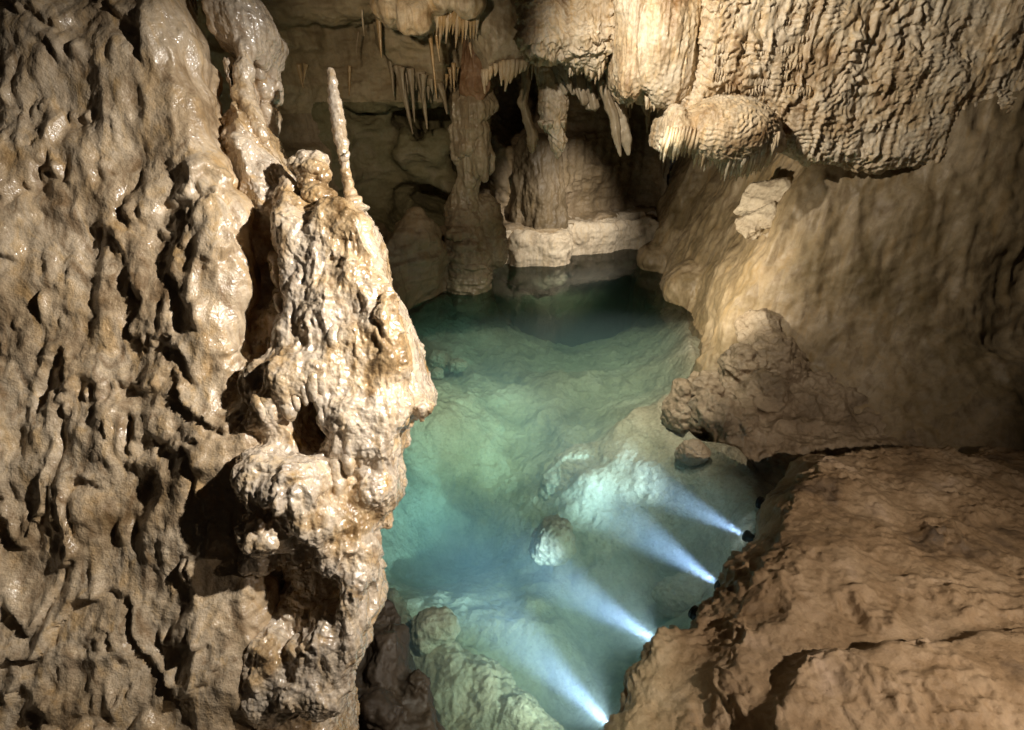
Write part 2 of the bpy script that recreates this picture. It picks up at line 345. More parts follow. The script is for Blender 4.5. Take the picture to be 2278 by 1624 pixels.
# ------------------------------------------------------------------ shoreline (plan) and pool bed
SHORE = [(-2.6, 0.4), (-2.2, 2.0), (-2.0, 3.6), (-2.1, 6.0), (-2.35, 8.6), (-2.15, 9.9), (-1.42, 10.95), (-0.95, 11.1), (-0.52, 11.15), (-0.50, 12.3), (-0.58, 12.8), (0.0, 13.1), (1.15, 13.05), (1.4, 13.65), (2.6, 14.5), (3.67, 15.2),
         (3.75, 14.0), (3.3, 12.8), (3.6, 12.2), (3.4, 11.2), (3.55, 9.9), (3.2, 8.4), (2.95, 7.25), (2.35, 6.7), (2.05, 6.33), (2.4, 5.47), (2.9, 4.8), (2.75, 4.2), (2.1, 3.3), (1.4, 2.6), (0.9, 2.0), (0.4, 0.4)]
def bed_z(X, Y):
    sd = poly_sd(SHORE, X, Y); ins = np.maximum(-sd, 0)
    z = np.where(sd < 0, -1.25 * (1 - np.exp(-ins * 1.25)), -.10 - .1 * np.minimum(sd, 1.0))
    def bump(dx, dy, zz, rx, ry, h):
        nonlocal z
        c = G(dx, dy, zz); z = z + h * np.exp(-((X - c[0]) / rx) ** 2 - ((Y - c[1]) / ry) ** 2) * (sd < 0.2)
    bump(1270, 690, -1.5, 1.5, 1.5, -1.6)      # deep hole under the far wall
    bump(1000, 1180, -1.3, 0.8, 0.75, -0.9)      # deep trough
    bump(1010, 930, -0.9, 0.75, 0.8, 0.45)       # green mound
    bump(1240, 850, -0.9, 1.3, 0.9, 0.35)
    bump(1400, 1020, -0.6, 0.7, 0.55, 0.5)
    bump(1290, 1090, -0.8, 0.35, 0.3, 0.35)
    bump(1600, 1040, -0.2, 0.5, 0.35, 0.22)
    bump(1400, 1370, -0.8, 0.55, 0.6, -0.6); bump(1520, 1250, -0.6, 0.45, 0.4, -0.45); bump(1260, 1520, -0.8, 0.5, 0.4, -0.6)
    bump(900, 1250, -1.2, 0.5, 0.5, -0.4); bump(1240, 760, -1.4, 1.2, .5, -.3)
    z = z - 2.6 * sstep(.0, .4, ins) * sstep(11.0, 12.6, Y)
    z = np.where(sd < 0, np.minimum(z, -.06 - .45 * np.minimum(ins, .8)), z)
    return z, sd
xs = np.arange(-4.0, 6.5, 0.028); ys = np.arange(0.2, 16.5, 0.028)
GX, GY = np.meshgrid(xs, ys, indexing='ij'); BZ, BSD = bed_z(GX, GY)
pn = np.stack([GX, GY, GX * 0], -1)
BZ = BZ + 0.10 * fbm(pn * 1.6, 4, 5) + 0.03 * ridged(pn * 3.1, 3, 9) * sstep(0.1, -0.4, BSD) - 0.05
w1, w2 = worley(pn * np.array([5.0, 5.0, 1]), 3); w3, w4 = worley(pn * np.array([11.0, 11.0, 1]), 8); BZ = BZ + (0.06 * (0.6 - w1) + .03 * (.6 - w3)) * sstep(0.1, -0.3, BSD)
nx, ny = GX.shape; idg = np.arange(nx * ny).reshape(nx, ny)
bf = np.stack([idg[:-1, :-1], idg[1:, :-1], idg[1:, 1:], idg[:-1, 1:]], -1).reshape(-1, 4)
link('pool_floor', to_mesh('pool_floor', np.stack([GX, GY, BZ], -1).reshape(-1, 3), bf), M_bed, kind='structure', org=None)

# water: a closed volume with a faintly rippled top, clear enough to see the bed
wm = bpy.data.materials.new('pool_water'); wm.use_nodes = True; nt = wm.node_tree; N = nt.nodes; Lk = nt.links
N.remove(N['Principled BSDF']); out = N['Material Output']
tr = N.new('ShaderNodeBsdfTransparent'); gl = N.new('ShaderNodeBsdfGlossy'); gl.inputs['Roughness'].default_value = 0.03
fr_ = N.new('ShaderNodeFresnel'); fr_.inputs[0].default_value = 1.33; ms = N.new('ShaderNodeMixShader')
tn = N.new('ShaderNodeTexNoise'); tn.inputs['Scale'].default_value = 5; tn.inputs['Detail'].default_value = 3
gp = N.new('ShaderNodeNewGeometry'); Lk.new(gp.outputs['Position'], tn.inputs['Vector'])
bp = N.new('ShaderNodeBump'); bp.inputs['Strength'].default_value = 0.12; bp.inputs['Distance'].default_value = 0.03; Lk.new(tn.outputs[0], bp.inputs['Height'])
Lk.new(bp.outputs[0], gl.inputs['Normal']); Lk.new(bp.outputs[0], fr_.inputs['Normal'])
Lk.new(fr_.outputs[0], ms.inputs[0]); Lk.new(tr.outputs[0], ms.inputs[1]); Lk.new(gl.outputs[0], ms.inputs[2]); Lk.new(ms.outputs[0], out.inputs['Surface'])
va = N.new('ShaderNodeVolumeAbsorption'); va.inputs['Color'].default_value = (0.30, 0.86, 0.72, 1); va.inputs['Density'].default_value = 0.27
vs = N.new('ShaderNodeVolumeScatter'); vs.inputs['Color'].default_value = (0.68, 0.86, 1.0, 1); vs.inputs['Density'].default_value = 0.165; vs.inputs['Anisotropy'].default_value = 0.1
ad = N.new('ShaderNodeAddShader'); Lk.new(va.outputs[0], ad.inputs[0]); Lk.new(vs.outputs[0], ad.inputs[1]); Lk.new(ad.outputs[0], out.inputs['Volume'])
x0, x1, y0, y1, zb = -5.3, 7.2, 0.3, 16.8, -5.0
wv = [(x0, y0, zb), (x1, y0, zb), (x1, y1, zb), (x0, y1, zb), (x0, y0, 0), (x1, y0, 0), (x1, y1, 0), (x0, y1, 0)]
link('pool_water', to_mesh('pool_water', wv, [(0, 3, 2, 1), (4, 5, 6, 7), (0, 1, 5, 4), (1, 2, 6, 5), (2, 3, 7, 6), (3, 0, 4, 7)], False), wm, kind='structure', org=None)

# ------------------------------------------------------------------ back wall of the cave
def zy(dy, Y): return PY(CX, dy, Y)[2]
FRB = Frame((0, 13.5, 0), 0)
F = Field(FRB, (-6.5, -1.5, -3.2), (7.5, 6.6, 6.0), 0.06)
U, Wg = np.meshgrid(F.ax[0], F.ax[2], indexing='ij')
land = poly_sd(SHORE, U, 13.5 - Wg)                       # >0 on land
land = (-land).astype(np.float32)[:, None, :]
Vv = F.ax[1][None, :, None]
nearmask = np.where((13.5 - Wg) < 6.5, 5.0, 0.0).astype(np.float32)[:, None, :]
Yb = 13.5 - Wg
rightmask = (5 * np.maximum(0, U - 4.3) + 3 * np.where(U > 1.4, np.maximum(0, 13.25 + .683 * (U - 1.4) - Yb), 0)).astype(np.float32)[:, None, :]
low = np.maximum(land + 1.2 * sstep(-.05, -.4, Vv), Vv - 0.85) + nearmask + rightmask * 2          # lower ledge, up to the old water line
mid = land + 0.55 + 1.5 * sstep(-.2, -1.3, U).astype(np.float32)[:, None, :] * sstep(1.0, 1.8, Vv) + 0.10 * np.sin(Vv * 2.2) + nearmask + rightmask * 2  # wall set back above it
F.phi = smin(low, mid, 0.15).astype(np.float32)
def pxpoly(w, pts): return pts
# dark gap below the ceiling on the right, black recesses
F.blob(1330, 296, 0.1, 190, 32, 1.6, 0.15, sub=True)
F.blob(1148, 240, 0.3, 62, 95, 2.6, 0.2, sub=True)

F.blob(1500, 470, -0.5, 60, 90, 1.2, 0.2, sub=True)
# bedded layer on the upper left
F.poly([(430, -60), (430, 250), (640, 246), (760, 240), (860, 238), (930, 222), (1000, 240), (1060, 180), (1080, -60)], -1.0, 2.0, 0.15, 0.08, wob=0.08, wf=1.5)
F.poly([(430, -90), (430, 66), (640, 72), (760, 64), (840, 40), (900, 20), (900, -90)], 0.5, 3.4, 0.25, 0.1, wob=0.1, wf=1.2)
F.poly([(850, -90), (862, 100), (874, 146), (900, 158), (935, 172), (965, 184), (992, 196), (1004, 120), (1015, -90)], 0.5, 2.9, 0.25, 0.12, wob=0.06, wf=3)
F.poly([(600, 640), (600, 250), (860, 244), (930, 300), (960, 380), (955, 415), (895, 425), (872, 470), (850, 560), (840, 700)], -0.5, 1.5, 0.3, 0.15, wob=0.06, wf=1.2)
for x, y, r in ((905, 300, 24), (925, 320, 26), (950, 340, 30), (905, 350, 30), (940, 385, 34), (975, 360, 34), (985, 400, 30), (960, 300, 24), (985, 320, 30)):
    F.blob(x, y, 1.55, r, r * 0.8, 0.35, 0.12)
# lower brown bulge by the water, left of the column
F.blob(930, 560, 2.9, 62, 90, 0.7, 0.3); F.blob(880, 610, 3.1, 40, 90, 0.7, 0.3)
F.blob(932, 447, 1.6, 50, 24, 1.2, 0.1, sub=True, rot=-14); F.blob(895, 470, 1.7, 20, 40, 1.0, 0.1, sub=True, rot=-30)
# ceiling
zc = 5.9
cl = (zc - Vv) + 0.25 * np.sin(U * 1.3)[:, None, :] - 0.05 * np.maximum(0, Wg - 2)[:, None, :]
F.phi = smin(F.phi, cl.astype(np.float32), 0.4)
F.noise(0.10, 1.6, 4, 3, (1, 1.6, 1))
def d_back(p, n):
    q = p * np.array([1.1, 1.1, 3.6])
    d = 0.04 * ridged(q, 4, 2) + 0.03 * fbm(p * np.array([4, 4, 9.0]), 5, 8) - .05
    lf = sstep(-.9, -1.4, p[:, 0]) * sstep(3.6, 3.4, p[:, 2]) * sstep(1.2, 1.5, p[:, 2]); d = d * (1 - .3 * lf)
    w1, _ = worley(p * np.array([2.6, 2.6, 3.6]), 4); d += 0.012 * (0.5 - w1)
    ringf = sstep(1.05, 0.75, p[:, 2]); d = d * (1 - 0.75 * ringf) + ringf * (0.012 * np.sin(p[:, 2] * 38 + 3 * vnoise(p * 1.3)) * sstep(0.3, 0.6, p[:, 2]) + 0.01 * fbm(p * 7, 3))
    fl = np.sin(p[:, 0] * 24 + 3 * vnoise(p * np.array([2, 2, .5]))) * 0.02 * sstep(1.2, 1.8, p[:, 2]) * sstep(3.4, 2.6, p[:, 2]) * sstep(-0.5, 0.3, p[:, 0])
    return d + fl
vB, fB = F.mesh(); meB = subdiv(to_mesh('back_wall', vB, fB), 1); displace(meB, d_back)
link('cave_wall', meB, M_wall, kind='structure', org=None)
M_band = rock('pale_bedded_limestone', [(0.24, 0.18, 0.10), (0.36, 0.29, 0.18), (0.43, 0.35, 0.24)], 0.7, 0.35, (0.5, 0.8), 0.6, 22, 0.4, 0.0, 0.2, 0.02)
meB.materials.append(M_ring); meB.materials.append(M_olive); meB.materials.append(M_band)
vv, nn = get_vn(meB); npol = len(meB.polygons); cen = np.empty(npol * 3, np.float32); meB.polygons.foreach_get('center', cen); cen = cen.reshape(-1, 3)
mi = np.zeros(npol, np.int32)
mi[(cen[:, 2] < 0.80 + 0.12 * vnoise(cen * 1.5) + 0.05 * vnoise(cen * 9)) & (cen[:, 0] > -.6 + .1 * vnoise(cen * 3))] = 1
mi[(cen[:, 0] < -0.9 + 0.4 * vnoise(cen * 1.2)) & (cen[:, 1] > 11.3) & (cen[:, 2] > 1.2) & (cen[:, 2] < 3.7)] = 2
mi[(mi == 0) & (cen[:, 2] > 3.5 + .1 * vnoise(cen * 1.1)) & (cen[:, 0] < -.6)] = 3
meB.polygons.foreach_set('material_index', mi)

# ------------------------------------------------------------------ big flowstone on the left
FRC = Frame(P(CX, CY, 2.75), 28)
def c2(x, y): return FRC.uvw(x, y)[:2]
lo = FRC.uvw(-80, 1760, 0); hi = FRC.uvw(1010, -120, 0)
lo[0] = FRC.uvw(490, 900, 0)[0]; F = Field(FRC, (lo[0], lo[1], -.85), (hi[0], hi[1], 0.62), 0.0128)
BACK = [(-300, -200), (300, -200), (470, 60), (540, 250), (590, 400), (640, 480), (690, 600), (720, 900), (740, 1300), (760, 1500), (752, 1800), (-300, 1800)]
FRONT = [(520, 120), (545, 170), (552, 240), (585, 268), (603, 305), (628, 350), (655, 405), (690, 440), (700, 475), (745, 492), (762, 455), (792, 442), (828, 492), (843, 530), (845, 565), (858, 620), (880, 660), (897, 700), (912, 745), (928, 785), (942, 825), (955, 858), (965, 880), (955, 910), (930, 922), (905, 940), (893, 960), (890, 1000), (880, 1035), (890, 1060), (893, 1090), (885, 1120), (858, 1140), (835, 1152), (826, 1180), (821, 1220), (829, 1260), (834, 1290), (838, 1350), (830, 1385), (806, 1420), (804, 1465), (788, 1482), (765, 1500), (758, 1540), (764, 1590), (772, 1800),
         (560, 1800), (560, 1300), (560, 1000), (560, 800), (566, 720), (572, 640), (560, 560), (562, 500), (552, 440), (545, 400), (535, 380), (528, 330), (540, 300), (535, 240), (515, 160)]
F.poly(BACK, -0.8, 0.12, 0.3, 0.1, wob=0.03, wf=2.2, at=-0.3)
F.poly(FRONT, -0.55, 0.22, 0.30, 0.16, wob=0.012, wf=9, at=-0.1)
F.poly([(-300, 700), (100, 800), (300, 740), (440, 830), (560, 800), (640, 760), (720, 860), (735, 1020), (760, 1180), (700, 1270), (620, 1240), (560, 1290), (480, 1330), (300, 1240), (150, 1380), (-300, 1300)], -0.6, 0.30, 0.36, 0.2, wob=0.07, wf=3, at=0.1)
# lobes
for b in ((690, 560, 0.22, 60, 120, 0.12), (720, 700, 0.28, 55, 90, 0.14), (790, 620, 0.22, 50, 110, 0.12), (640, 480, 0.15, 38, 90, 0.10), (820, 760, 0.24, 60, 90, 0.14), (860, 820, 0.22, 60, 60, 0.14),
          (720, 820, 0.30, 70, 60, 0.14), (650, 840, 0.34, 60, 70, 0.15), (780, 920, 0.32, 70, 60, 0.15), (860, 890, 0.24, 60, 36, 0.12), (945, 905, 0.05, 26, 22, 0.10), (820, 980, 0.28, 60, 50, 0.13), (855, 1000, 0.20, 34, 36, 0.1),
          (590, 1060, 0.40, 60, 70, 0.15), (660, 1080, 0.42, 70, 80, 0.16), (700, 1150, 0.38, 50, 60, 0.14), (600, 1180, 0.38, 70, 60, 0.14), (835, 1080, 0.22, 52, 58, 0.16), (860, 1100, 0.16, 34, 40, 0.14), (800, 1120, 0.18, 40, 40, 0.12),
          (790, 1200, 0.26, 36, 60, 0.12), (740, 1230, 0.30, 40, 50, 0.12), (810, 1290, 0.22, 24, 50, 0.10), (820, 1350, 0.18, 22, 36, 0.10), (770, 1330, 0.30, 32, 60, 0.12), (778, 1430, 0.26, 32, 55, 0.12), (730, 1400, 0.28, 40, 70, 0.12), (700, 1500, 0.26, 60, 90, 0.12), (600, 1530, 0.24, 80, 90, 0.1)):
    F.blob(*b[:3], b[3], b[4], b[5], 0.05)
# lumpy knobs over it
rnd = random.Random(5)
for k in range(170):
    y = rnd.uniform(480, 1560); xr = float(np.interp(y, [480, 700, 880, 1000, 1300, 1560], [800, 870, 920, 860, 815, 745])); xl = float(np.interp(y, [480, 700, 800, 1560], [625, 650, 560, 540]))
    x = rnd.uniform(xl, xr); r = rnd.uniform(11, 30)
    F.blob(x, y, 0.27 + rnd.uniform(-0.04, 0.05), r, r * rnd.uniform(1.2, 2.6), 0.075, 0.07, rot=rnd.uniform(-14, 8))
# hollows
F.blob(683, 950, 0.35, 32, 58, 0.42, 0.05, sub=True, rot=10)
F.blob(640, 1345, 0.35, 90, 60, 0.13, 0.18, sub=True, rot=20)
F.blob(560, 1330, 0.3, 60, 40, 0.24, 0.08, sub=True, rot=25)
F.blob(562, 570, 0.30, 30, 120, 0.22, 0.12, sub=True); F.blob(560, 760, .30, 26, 40, .14, .1, sub=True)
F.blob(822, 1345, 0.3, 14, 42, 0.14, 0.03, sub=True, rot=-10)
# hanging drips
for ch in ([(636, 862, .40, 18), (645, 905, .40, 12), (652, 935, .40, 4)], [(676, 850, .42, 15), (678, 880, .42, 9), (680, 900, .42, 3)], [(694, 830, .42, 14), (697, 870, .42, 8), (700, 890, .42, 3)],
           [(712, 820, .40, 14), (714, 860, .40, 12), (717, 876, .4, 7)], [(712, 890, .38, 14), (722, 930, .38, 16), (730, 968, .38, 4)], [(580, 890, .42, 18), (588, 925, .42, 10), (592, 936, .42, 4)],
           [(605, 885, .42, 14), (610, 925, .42, 5)], [(752, 1040, .36, 20), (755, 1080, .36, 17), (752, 1115, .36, 8)], [(845, 1130, .18, 14), (851, 1155, .18, 9), (853, 1168, .18, 3)], [(862, 1128, .16, 12), (863, 1150, .16, 8), (864, 1172, .16, 3)],
           [(900, 925, .2, 14), (903, 942, .2, 5)], [(938, 915, .05, 18), (940, 934, .05, 9)], [(818, 1000, .3, 14), (815, 1035, .3, 4)], [(855, 1005, .2, 20), (852, 1032, .2, 12)], [(775, 1010, .36, 22), (777, 1045, .36, 12), (776, 1056, .36, 5)]):
    F.chain(ch, 0.03)
def d_col(p, n):
    wq = p + 0.02 * np.stack([vnoise(p * 11, 1), vnoise(p * 11, 2), vnoise(p * 11, 3)], -1)
    a, b = worley(wq * 12 * np.array([1, 1, 0.42]), 11); d = 0.015 * (0.75 - a)
    a2, _ = worley(wq * 26 * np.array([1, 1, 0.6]), 21); m2 = sstep(-.4, .3, vnoise(p * 4.2, 51)); d += (0.006 + .008 * m2) * (0.7 - a2)
    a3, _ = worley(wq * 46 * np.array([1, 1, 0.6]), 23); d += (0.008 - .003 * m2) * (0.7 - a3)
    d += 0.026 * rip(wq, 7.0, 1.8, 14) * sstep(-.35, .25, vnoise(p * 3.1, 44)) - 0.010
    d += 0.010 * ridged(wq * np.array([15, 15, 3.6]), 2, 31) - 0.010
    return d + 0.003 * fbm(p * 70, 2, 41)
def d_sheet(p, n): return .06 * fbm(p * np.array([1.6, 1.6, .9]), 3, 3) + .45 * d_col(p, n) + .045 * rip(p, 1.9, 1.3, 71) + .02 * ridged(p * np.array([4.5, 4.5, .8]), 3, 72) - .03
column = field_obj('flowstone_mass', F, M_wet, d_col, 1, label='huge wet cream flowstone mass with ochre streaks filling the left side beside the pool', cat='flowstone')

DR = [((632, 868), (650, 936), 20, .40), ((600, 880), (606, 934), 14, .42), ((578, 885), (588, 938), 16, .43), ((675, 845), (681, 903), 15, .42), ((694, 825), (699, 894), 14, .43), ((712, 812), (717, 880), 15, .42), ((655, 860), (662, 915), 11, .42),
      ((716, 880), (731, 970), 17, .40), ((750, 1030), (752, 1118), 19, .37), ((772, 1000), (777, 1058), 20, .37), ((800, 990), (800, 1040), 13, .36), ((818, 985), (815, 1036), 13, .34), ((845, 1000), (850, 1036), 18, .28), ((843, 1128), (852, 1170), 13, .20), ((860, 1124), (864, 1174), 12, .18),
      ((898, 922), (904, 946), 12, .22), ((770, 1395), (776, 1488), 26, .30), ((795, 1330), (800, 1415), 18, .28), ((715, 1170), (722, 1215), 20, .38), ((748, 740), (738, 800), 14, .38), ((690, 660), (700, 730), 16, .34), ((620, 660), (628, 705), 13, .26), ((612, 585), (617, 640), 15, .22)]
for i, (a, b, r, w) in enumerate(DR):
    m = FRC.px(*a); pp = [(a[0] - .25 * (b[0] - a[0]), a[1] - .35 * (b[1] - a[1]), w - .10), (*a, w - .02), (.5 * (a[0] + b[0]), .5 * (a[1] + b[1]), w), (.15 * a[0] + .85 * b[0], .15 * a[1] + .85 * b[1], w - .005), (*b, w - .02)]
    child('drip', tube(pth(FRC, pp), [q * m * r for q in (.7, 1, .8, .5, .16)], 18, .008, .05, 70, .08, 3, .30, i), M_wet, column)

lo = FRC.uvw(-520, 1760, 0); hi = FRC.uvw(640, -120, 0)
F = Field(FRC, (lo[0], lo[1], -.45), (hi[0], hi[1], 0.70), 0.024)
F.poly([(-500, -200), (360, -200), (400, -60), (425, 60), (440, 200), (480, 330), (520, 430), (536, 600), (548, 800), (600, 1000), (600, 1800), (-500, 1800)], -.15, 0.34, 0.14, 0.1, wob=0.04, wf=3, at=.2)
F.poly([(-300, 700), (100, 800), (300, 740), (440, 830), (560, 800), (640, 760), (720, 860), (735, 1020), (760, 1180), (700, 1270), (620, 1240), (560, 1290), (480, 1330), (300, 1240), (150, 1380), (-300, 1300)], -0.6, 0.30, 0.36, 0.2, wob=0.07, wf=3, at=0.1)
M_sheet = rock('dry_flowstone', [(0.24, 0.16, 0.08), (0.43, 0.32, 0.20), (0.54, 0.43, 0.30), (0.40, 0.26, 0.11)], 1.6, 0.85, (0.25, 0.5), 0.7, 45, 0.6, 0.5, 0.0, 0.01, 0.4, 2)
field_obj('flowstone_wall', F, M_sheet, d_sheet, 1, label='broad tan flowstone wall rising at the far left edge behind the wet mass', cat='flowstone')
# thin stalagmite and the stubby one beside it
sp = pth(FRC, [(797, 470, 0), (782, 440, 0), (775, 420, 0), (768, 385, 0), (762, 345, 0), (758, 310, 0), (754, 275, 0), (747, 240, 0), (741, 205, 0), (737, 175, 0), (734, 155, 0)])
rd = [r * FRC.px(760, 300) for r in (26, 21, 17, 13, 12, 12, 12, 12, 12.5, 11, 7)]
me = tube(sp, rd, 22, 0.006, 0.09, 118.0, 0, 3, 0.40, 3); me2 = tube(pth(FRC, [(760, 355, .02), (770, 350, .03), (774, 340, .03)]), [0.02, 0.018, 0.014], 12, 0.005, 0, 0, 0, 0, .2, 1)
link('stalagmite', join_meshes([me, me2]), M_wet, label='tall thin ringed cream stalagmite standing like a candle on the left flowstone', cat='stalagmite')
lo = FRC.uvw(630, 520, -.15); hi = FRC.uvw(790, 310, .25)
F = Field(FRC, (lo[0], lo[1], -.2), (hi[0], hi[1], .4), 0.009)
for b in ((690, 365, 0, 30, 26, .08), (668, 372, .02, 22, 22, .07), (704, 385, .04, 27, 30, .08), (680, 395, .05, 16, 22, .05), (698, 420, .02, 26, 22, .08), (712, 448, .05, 38, 32, .11), (694, 430, .08, 20, 18, .05), (725, 470, .04, 28, 30, .1), (740, 455, .02, 18, 20, .06), (714, 356, .02, 14, 14, .05)):
    F.blob(b[0], b[1], b[2] + .13, b[3], b[4], b[5], .015)
F.chain([(672, 372, .20, 16), (690, 378, .23, 12), (700, 372, .22, 10)], .02); F.blob(697, 392, .25, 9, 10, .05, .02, sub=True)
def d_pop(p, n):
    a, _ = worley(p * 22, 5); a2, _ = worley(p * 45, 7); return 0.024 * (0.7 - a) + 0.010 * (0.7 - a2)
field_obj('stalagmite', F, M_wet, d_pop, 1, label='stubby knobbly stalagmite like a snowman at the foot of the thin candle stalagmite', cat='stalagmite')

# hanging lobe in the top left corner and the bead column behind it
lo = FRC.uvw(470, 320, 0); hi = FRC.uvw(650, -120, 0)
F = Field(FRC, (lo[0], lo[1], -.55), (hi[0], hi[1], .35), 0.011)
F.poly([(440, -150), (470, 100), (528, 120), (552, 134), (566, 128), (580, 142), (598, 108), (612, 82), (606, 55), (590, 25), (566, 0), (540, -60), (520, -150)], -.35, .12, .2, .05, wob=.006, wf=14)
for b in ((628, 106, -.3, 11, 14, .05), (612, 125, -.3, 18, 34, .07), (594, 150, -.3, 15, 30, .06), (580, 140, -.2, 10, 34, .05), (594, 205, -.32, 31, 27, .1), (618, 192, -.3, 10, 10, .04), (598, 170, -.32, 22, 14, .08), (598, 254, -.34, 19, 19, .08), (606, 285, -.36, 12, 22, .05)):
    F.blob(*b[:6], .03)
F.chain([(545, 110, .0, 16), (543, 160, .0, 15), (540, 215, .0, 18), (560, 262, 0, 17), (580, 300, 0, 15)], .05)
def d_lobe(p, n):
    a, _ = worley(p * np.array([9, 9, 5]), 15); return 0.018 * (0.7 - a) + 0.006 * ridged(p * np.array([22, 22, 9]), 2, 4) + 0.003 * fbm(p * 50, 2)
field_obj('hanging_flowstone', F, M_wet, d_lobe, 1, label='wet pale flowstone lobe hanging in the top left corner with round brown beads behind', cat='flowstone', org='top')

# ------------------------------------------------------------------ ceiling flowstones on the right
def z2(x, y): return (1133.8 + x * .2734, y * .2734)
FRD = Frame((0, 7.4, 0), 0)
def d_drape(p, n):
    q = p * np.array([1, 1, .16]); d = 0.030 * ridged(q * 7, 3, 3) - 0.03
    d += 0.008 * rip(p, 12, 2.2, 6); a, _ = worley(p * np.array([30, 30, 13]), 9); return d + 0.020 * (0.6 - a) + .006 * fbm(p * 36, 2)
lo = FRD.uvw(1110, 270, 0); hi = FRD.uvw(1640, -110, 0)
F = Field(FRD, (lo[0], lo[1], -1.2), (hi[0], hi[1], .75), 0.024)
F.poly([z2(*q) for q in ((840, -400), (870, 330), (858, 560), (880, 700), (925, 770), (960, 845), (1000, 840), (1055, 740), (1095, 770), (1130, 872), (1210, 860), (1290, 885), (1390, 880), (1435, 740), (1490, 690), (1520, 560), (1590, 400), (1640, 250), (1760, 60), (1830, -400))], -.9, .42, .3, .1, wob=.012, wf=9, at=.1)
F.blob(*z2(1250, 300), .35, 60, 110, .25, .2); F.blob(*z2(1330, 640), .3, 40, 60, .2, .15); F.blob(*z2(950, 650), .3, 16, 40, .12, .08)
drape = field_obj('flowstone_drapery', F, M_pale, d_drape, 1, label='large pale cream flowstone drapery hanging from the ceiling right of centre', cat='flowstone', org='top')

F = Field(FRD, (FRD.uvw(1110, 200, -.8)[0], FRD.uvw(1150, 200, -.8)[1], -2.0), (FRD.uvw(1400, 0, -.6)[0] , FRD.uvw(1150, -110, -.8)[1], .4), 0.024)
F.poly([z2(*q) for q in ((60, -400), (90, 100), (115, 330), (135, 440), (200, 470), (260, 462), (340, 480), (400, 440), (460, 520), (500, 590), (600, 560), (690, 640), (745, 600), (800, 420), (870, 330), (900, -400))], -1.6, -.32, .25, .08, wob=.03, wf=6, at=-.5)
F.poly([z2(*q) for q in ((60, -400), (90, 100), (110, 300), (170, 420), (290, 440), (370, 380), (450, 400), (520, 330), (600, 330), (640, 280), (700, 330), (760, 290), (880, 340), (900, -400))], -.8, -.02, .16, .06, wob=.03, wf=7, at=-.2)
for b in ((300, 130, .0, 60, 40), (420, 300, .0, 50, 30), (220, 300, .0, 40, 35), (560, 470, -.1, 40, 30), (620, 300, .05, 45, 40), (260, 420, -.1, 40, 22), (700, 450, -.1, 30, 45)):
    F.blob(*z2(b[0], b[1]), b[2] - .16, b[3] * .8, b[4] * .7, .18, .2)

def d_popc(p, n):
    a, _ = worley(p * np.array([7, 7, 9]), 3); b, _ = worley(p * np.array([17, 17, 14]), 5)
    return 0.022 * (.65 - a) + .022 * (.6 - b) + .075 * rip(p, 5.5, 1.2, 3) + .03 * rip(p, 13, 1.5, 9) + .02 * ridged(p * np.array([11, 11, 3]), 3, 4) - .06
popm = field_obj('flowstone_cluster', F, M_pale, d_popc, 1, label='knobbly brown and cream flowstone mass on the ceiling left of the big drapery', cat='flowstone', org='top')

# rippled wall in the top right corner
FRR = Frame((0, 6.9, 0), 0)
F = Field(FRR, (FRR.uvw(1480, 0)[0], FRR.uvw(1600, 450)[1], -1.3), (FRR.uvw(2420, 0)[0], FRR.uvw(1600, -140)[1], .6), 0.028)
F.poly([z2(*q) for q in ((1500, -600), (1560, 300), (1540, 560), (1470, 760), (1440, 930), (1520, 880), (1600, 830), (1750, 780), (1900, 800), (2000, 830), (2130, 1000), (2240, 1240), (2500, 1330), (3000, 1420), (3800, 1500), (4800, 1480), (4800, -600))], -1.2, .12, .3, .1, wob=.03, wf=4, at=0)
F.noise(.06, 2.2, 3, 4)
def d_rip(p, n):
    far = sstep(4.1, 4.8, p[:, 0])
    return (.05 * rip(p, 7.5, 2.0, 12) + .028 * rip(p, 17.0, 1.6, 33) + .03 * ridged(p * np.array([9, 9, 3.0]), 3, 2) + .016 * fbm(p * np.array([24, 24, 14]), 2, 3)) * (1 - .5 * far) - .04
rippled = field_obj('rippled_flowstone', F, M_pale, d_rip, 1, label='wide tan flowstone sheet covered in shingle ripples in the upper right', cat='flowstone', org='top')

rnd = random.Random(31)
for poly_, fr_k, par, w0, cnt in (([(870, 690), (925, 760), (965, 838), (1000, 830), (1050, 745), (1095, 770), (1130, 860), (1210, 850), (1290, 875), (1390, 870), (1435, 740)], FRD, 'drape', .1, 26), ([(135, 440), (200, 465), (340, 475), (400, 440), (460, 515), (500, 585), (600, 555), (690, 630), (745, 595), (790, 430)], FRD, 'popm', -.35, 26)):
    pp = np.array(poly_, float); L_ = np.concatenate([[0], np.cumsum(np.hypot(*np.diff(pp, axis=0).T))])
    for i in range(cnt):
        t = (i + rnd.uniform(-.3, .3) + .5) / cnt * L_[-1]; x = np.interp(t, L_, pp[:, 0]); y = np.interp(t, L_, pp[:, 1]); w = w0 + rnd.uniform(-.15, .2); ln = rnd.uniform(20, 75); r = rnd.uniform(3, 6) * FRD.px(1300, 200)
        child('drip', tube(pth(FRD, [(*z2(x, y - 70), w - .03), (*z2(x, y - 15), w), (*z2(x - 3, y + ln * .4), w), (*z2(x - 6, y + ln), w - .02)]), [r, r, r * .7, r * .2], 8, .03, .04, 60, .1, 3, .2, i), M_pale, drape if par == 'drape' else popm)

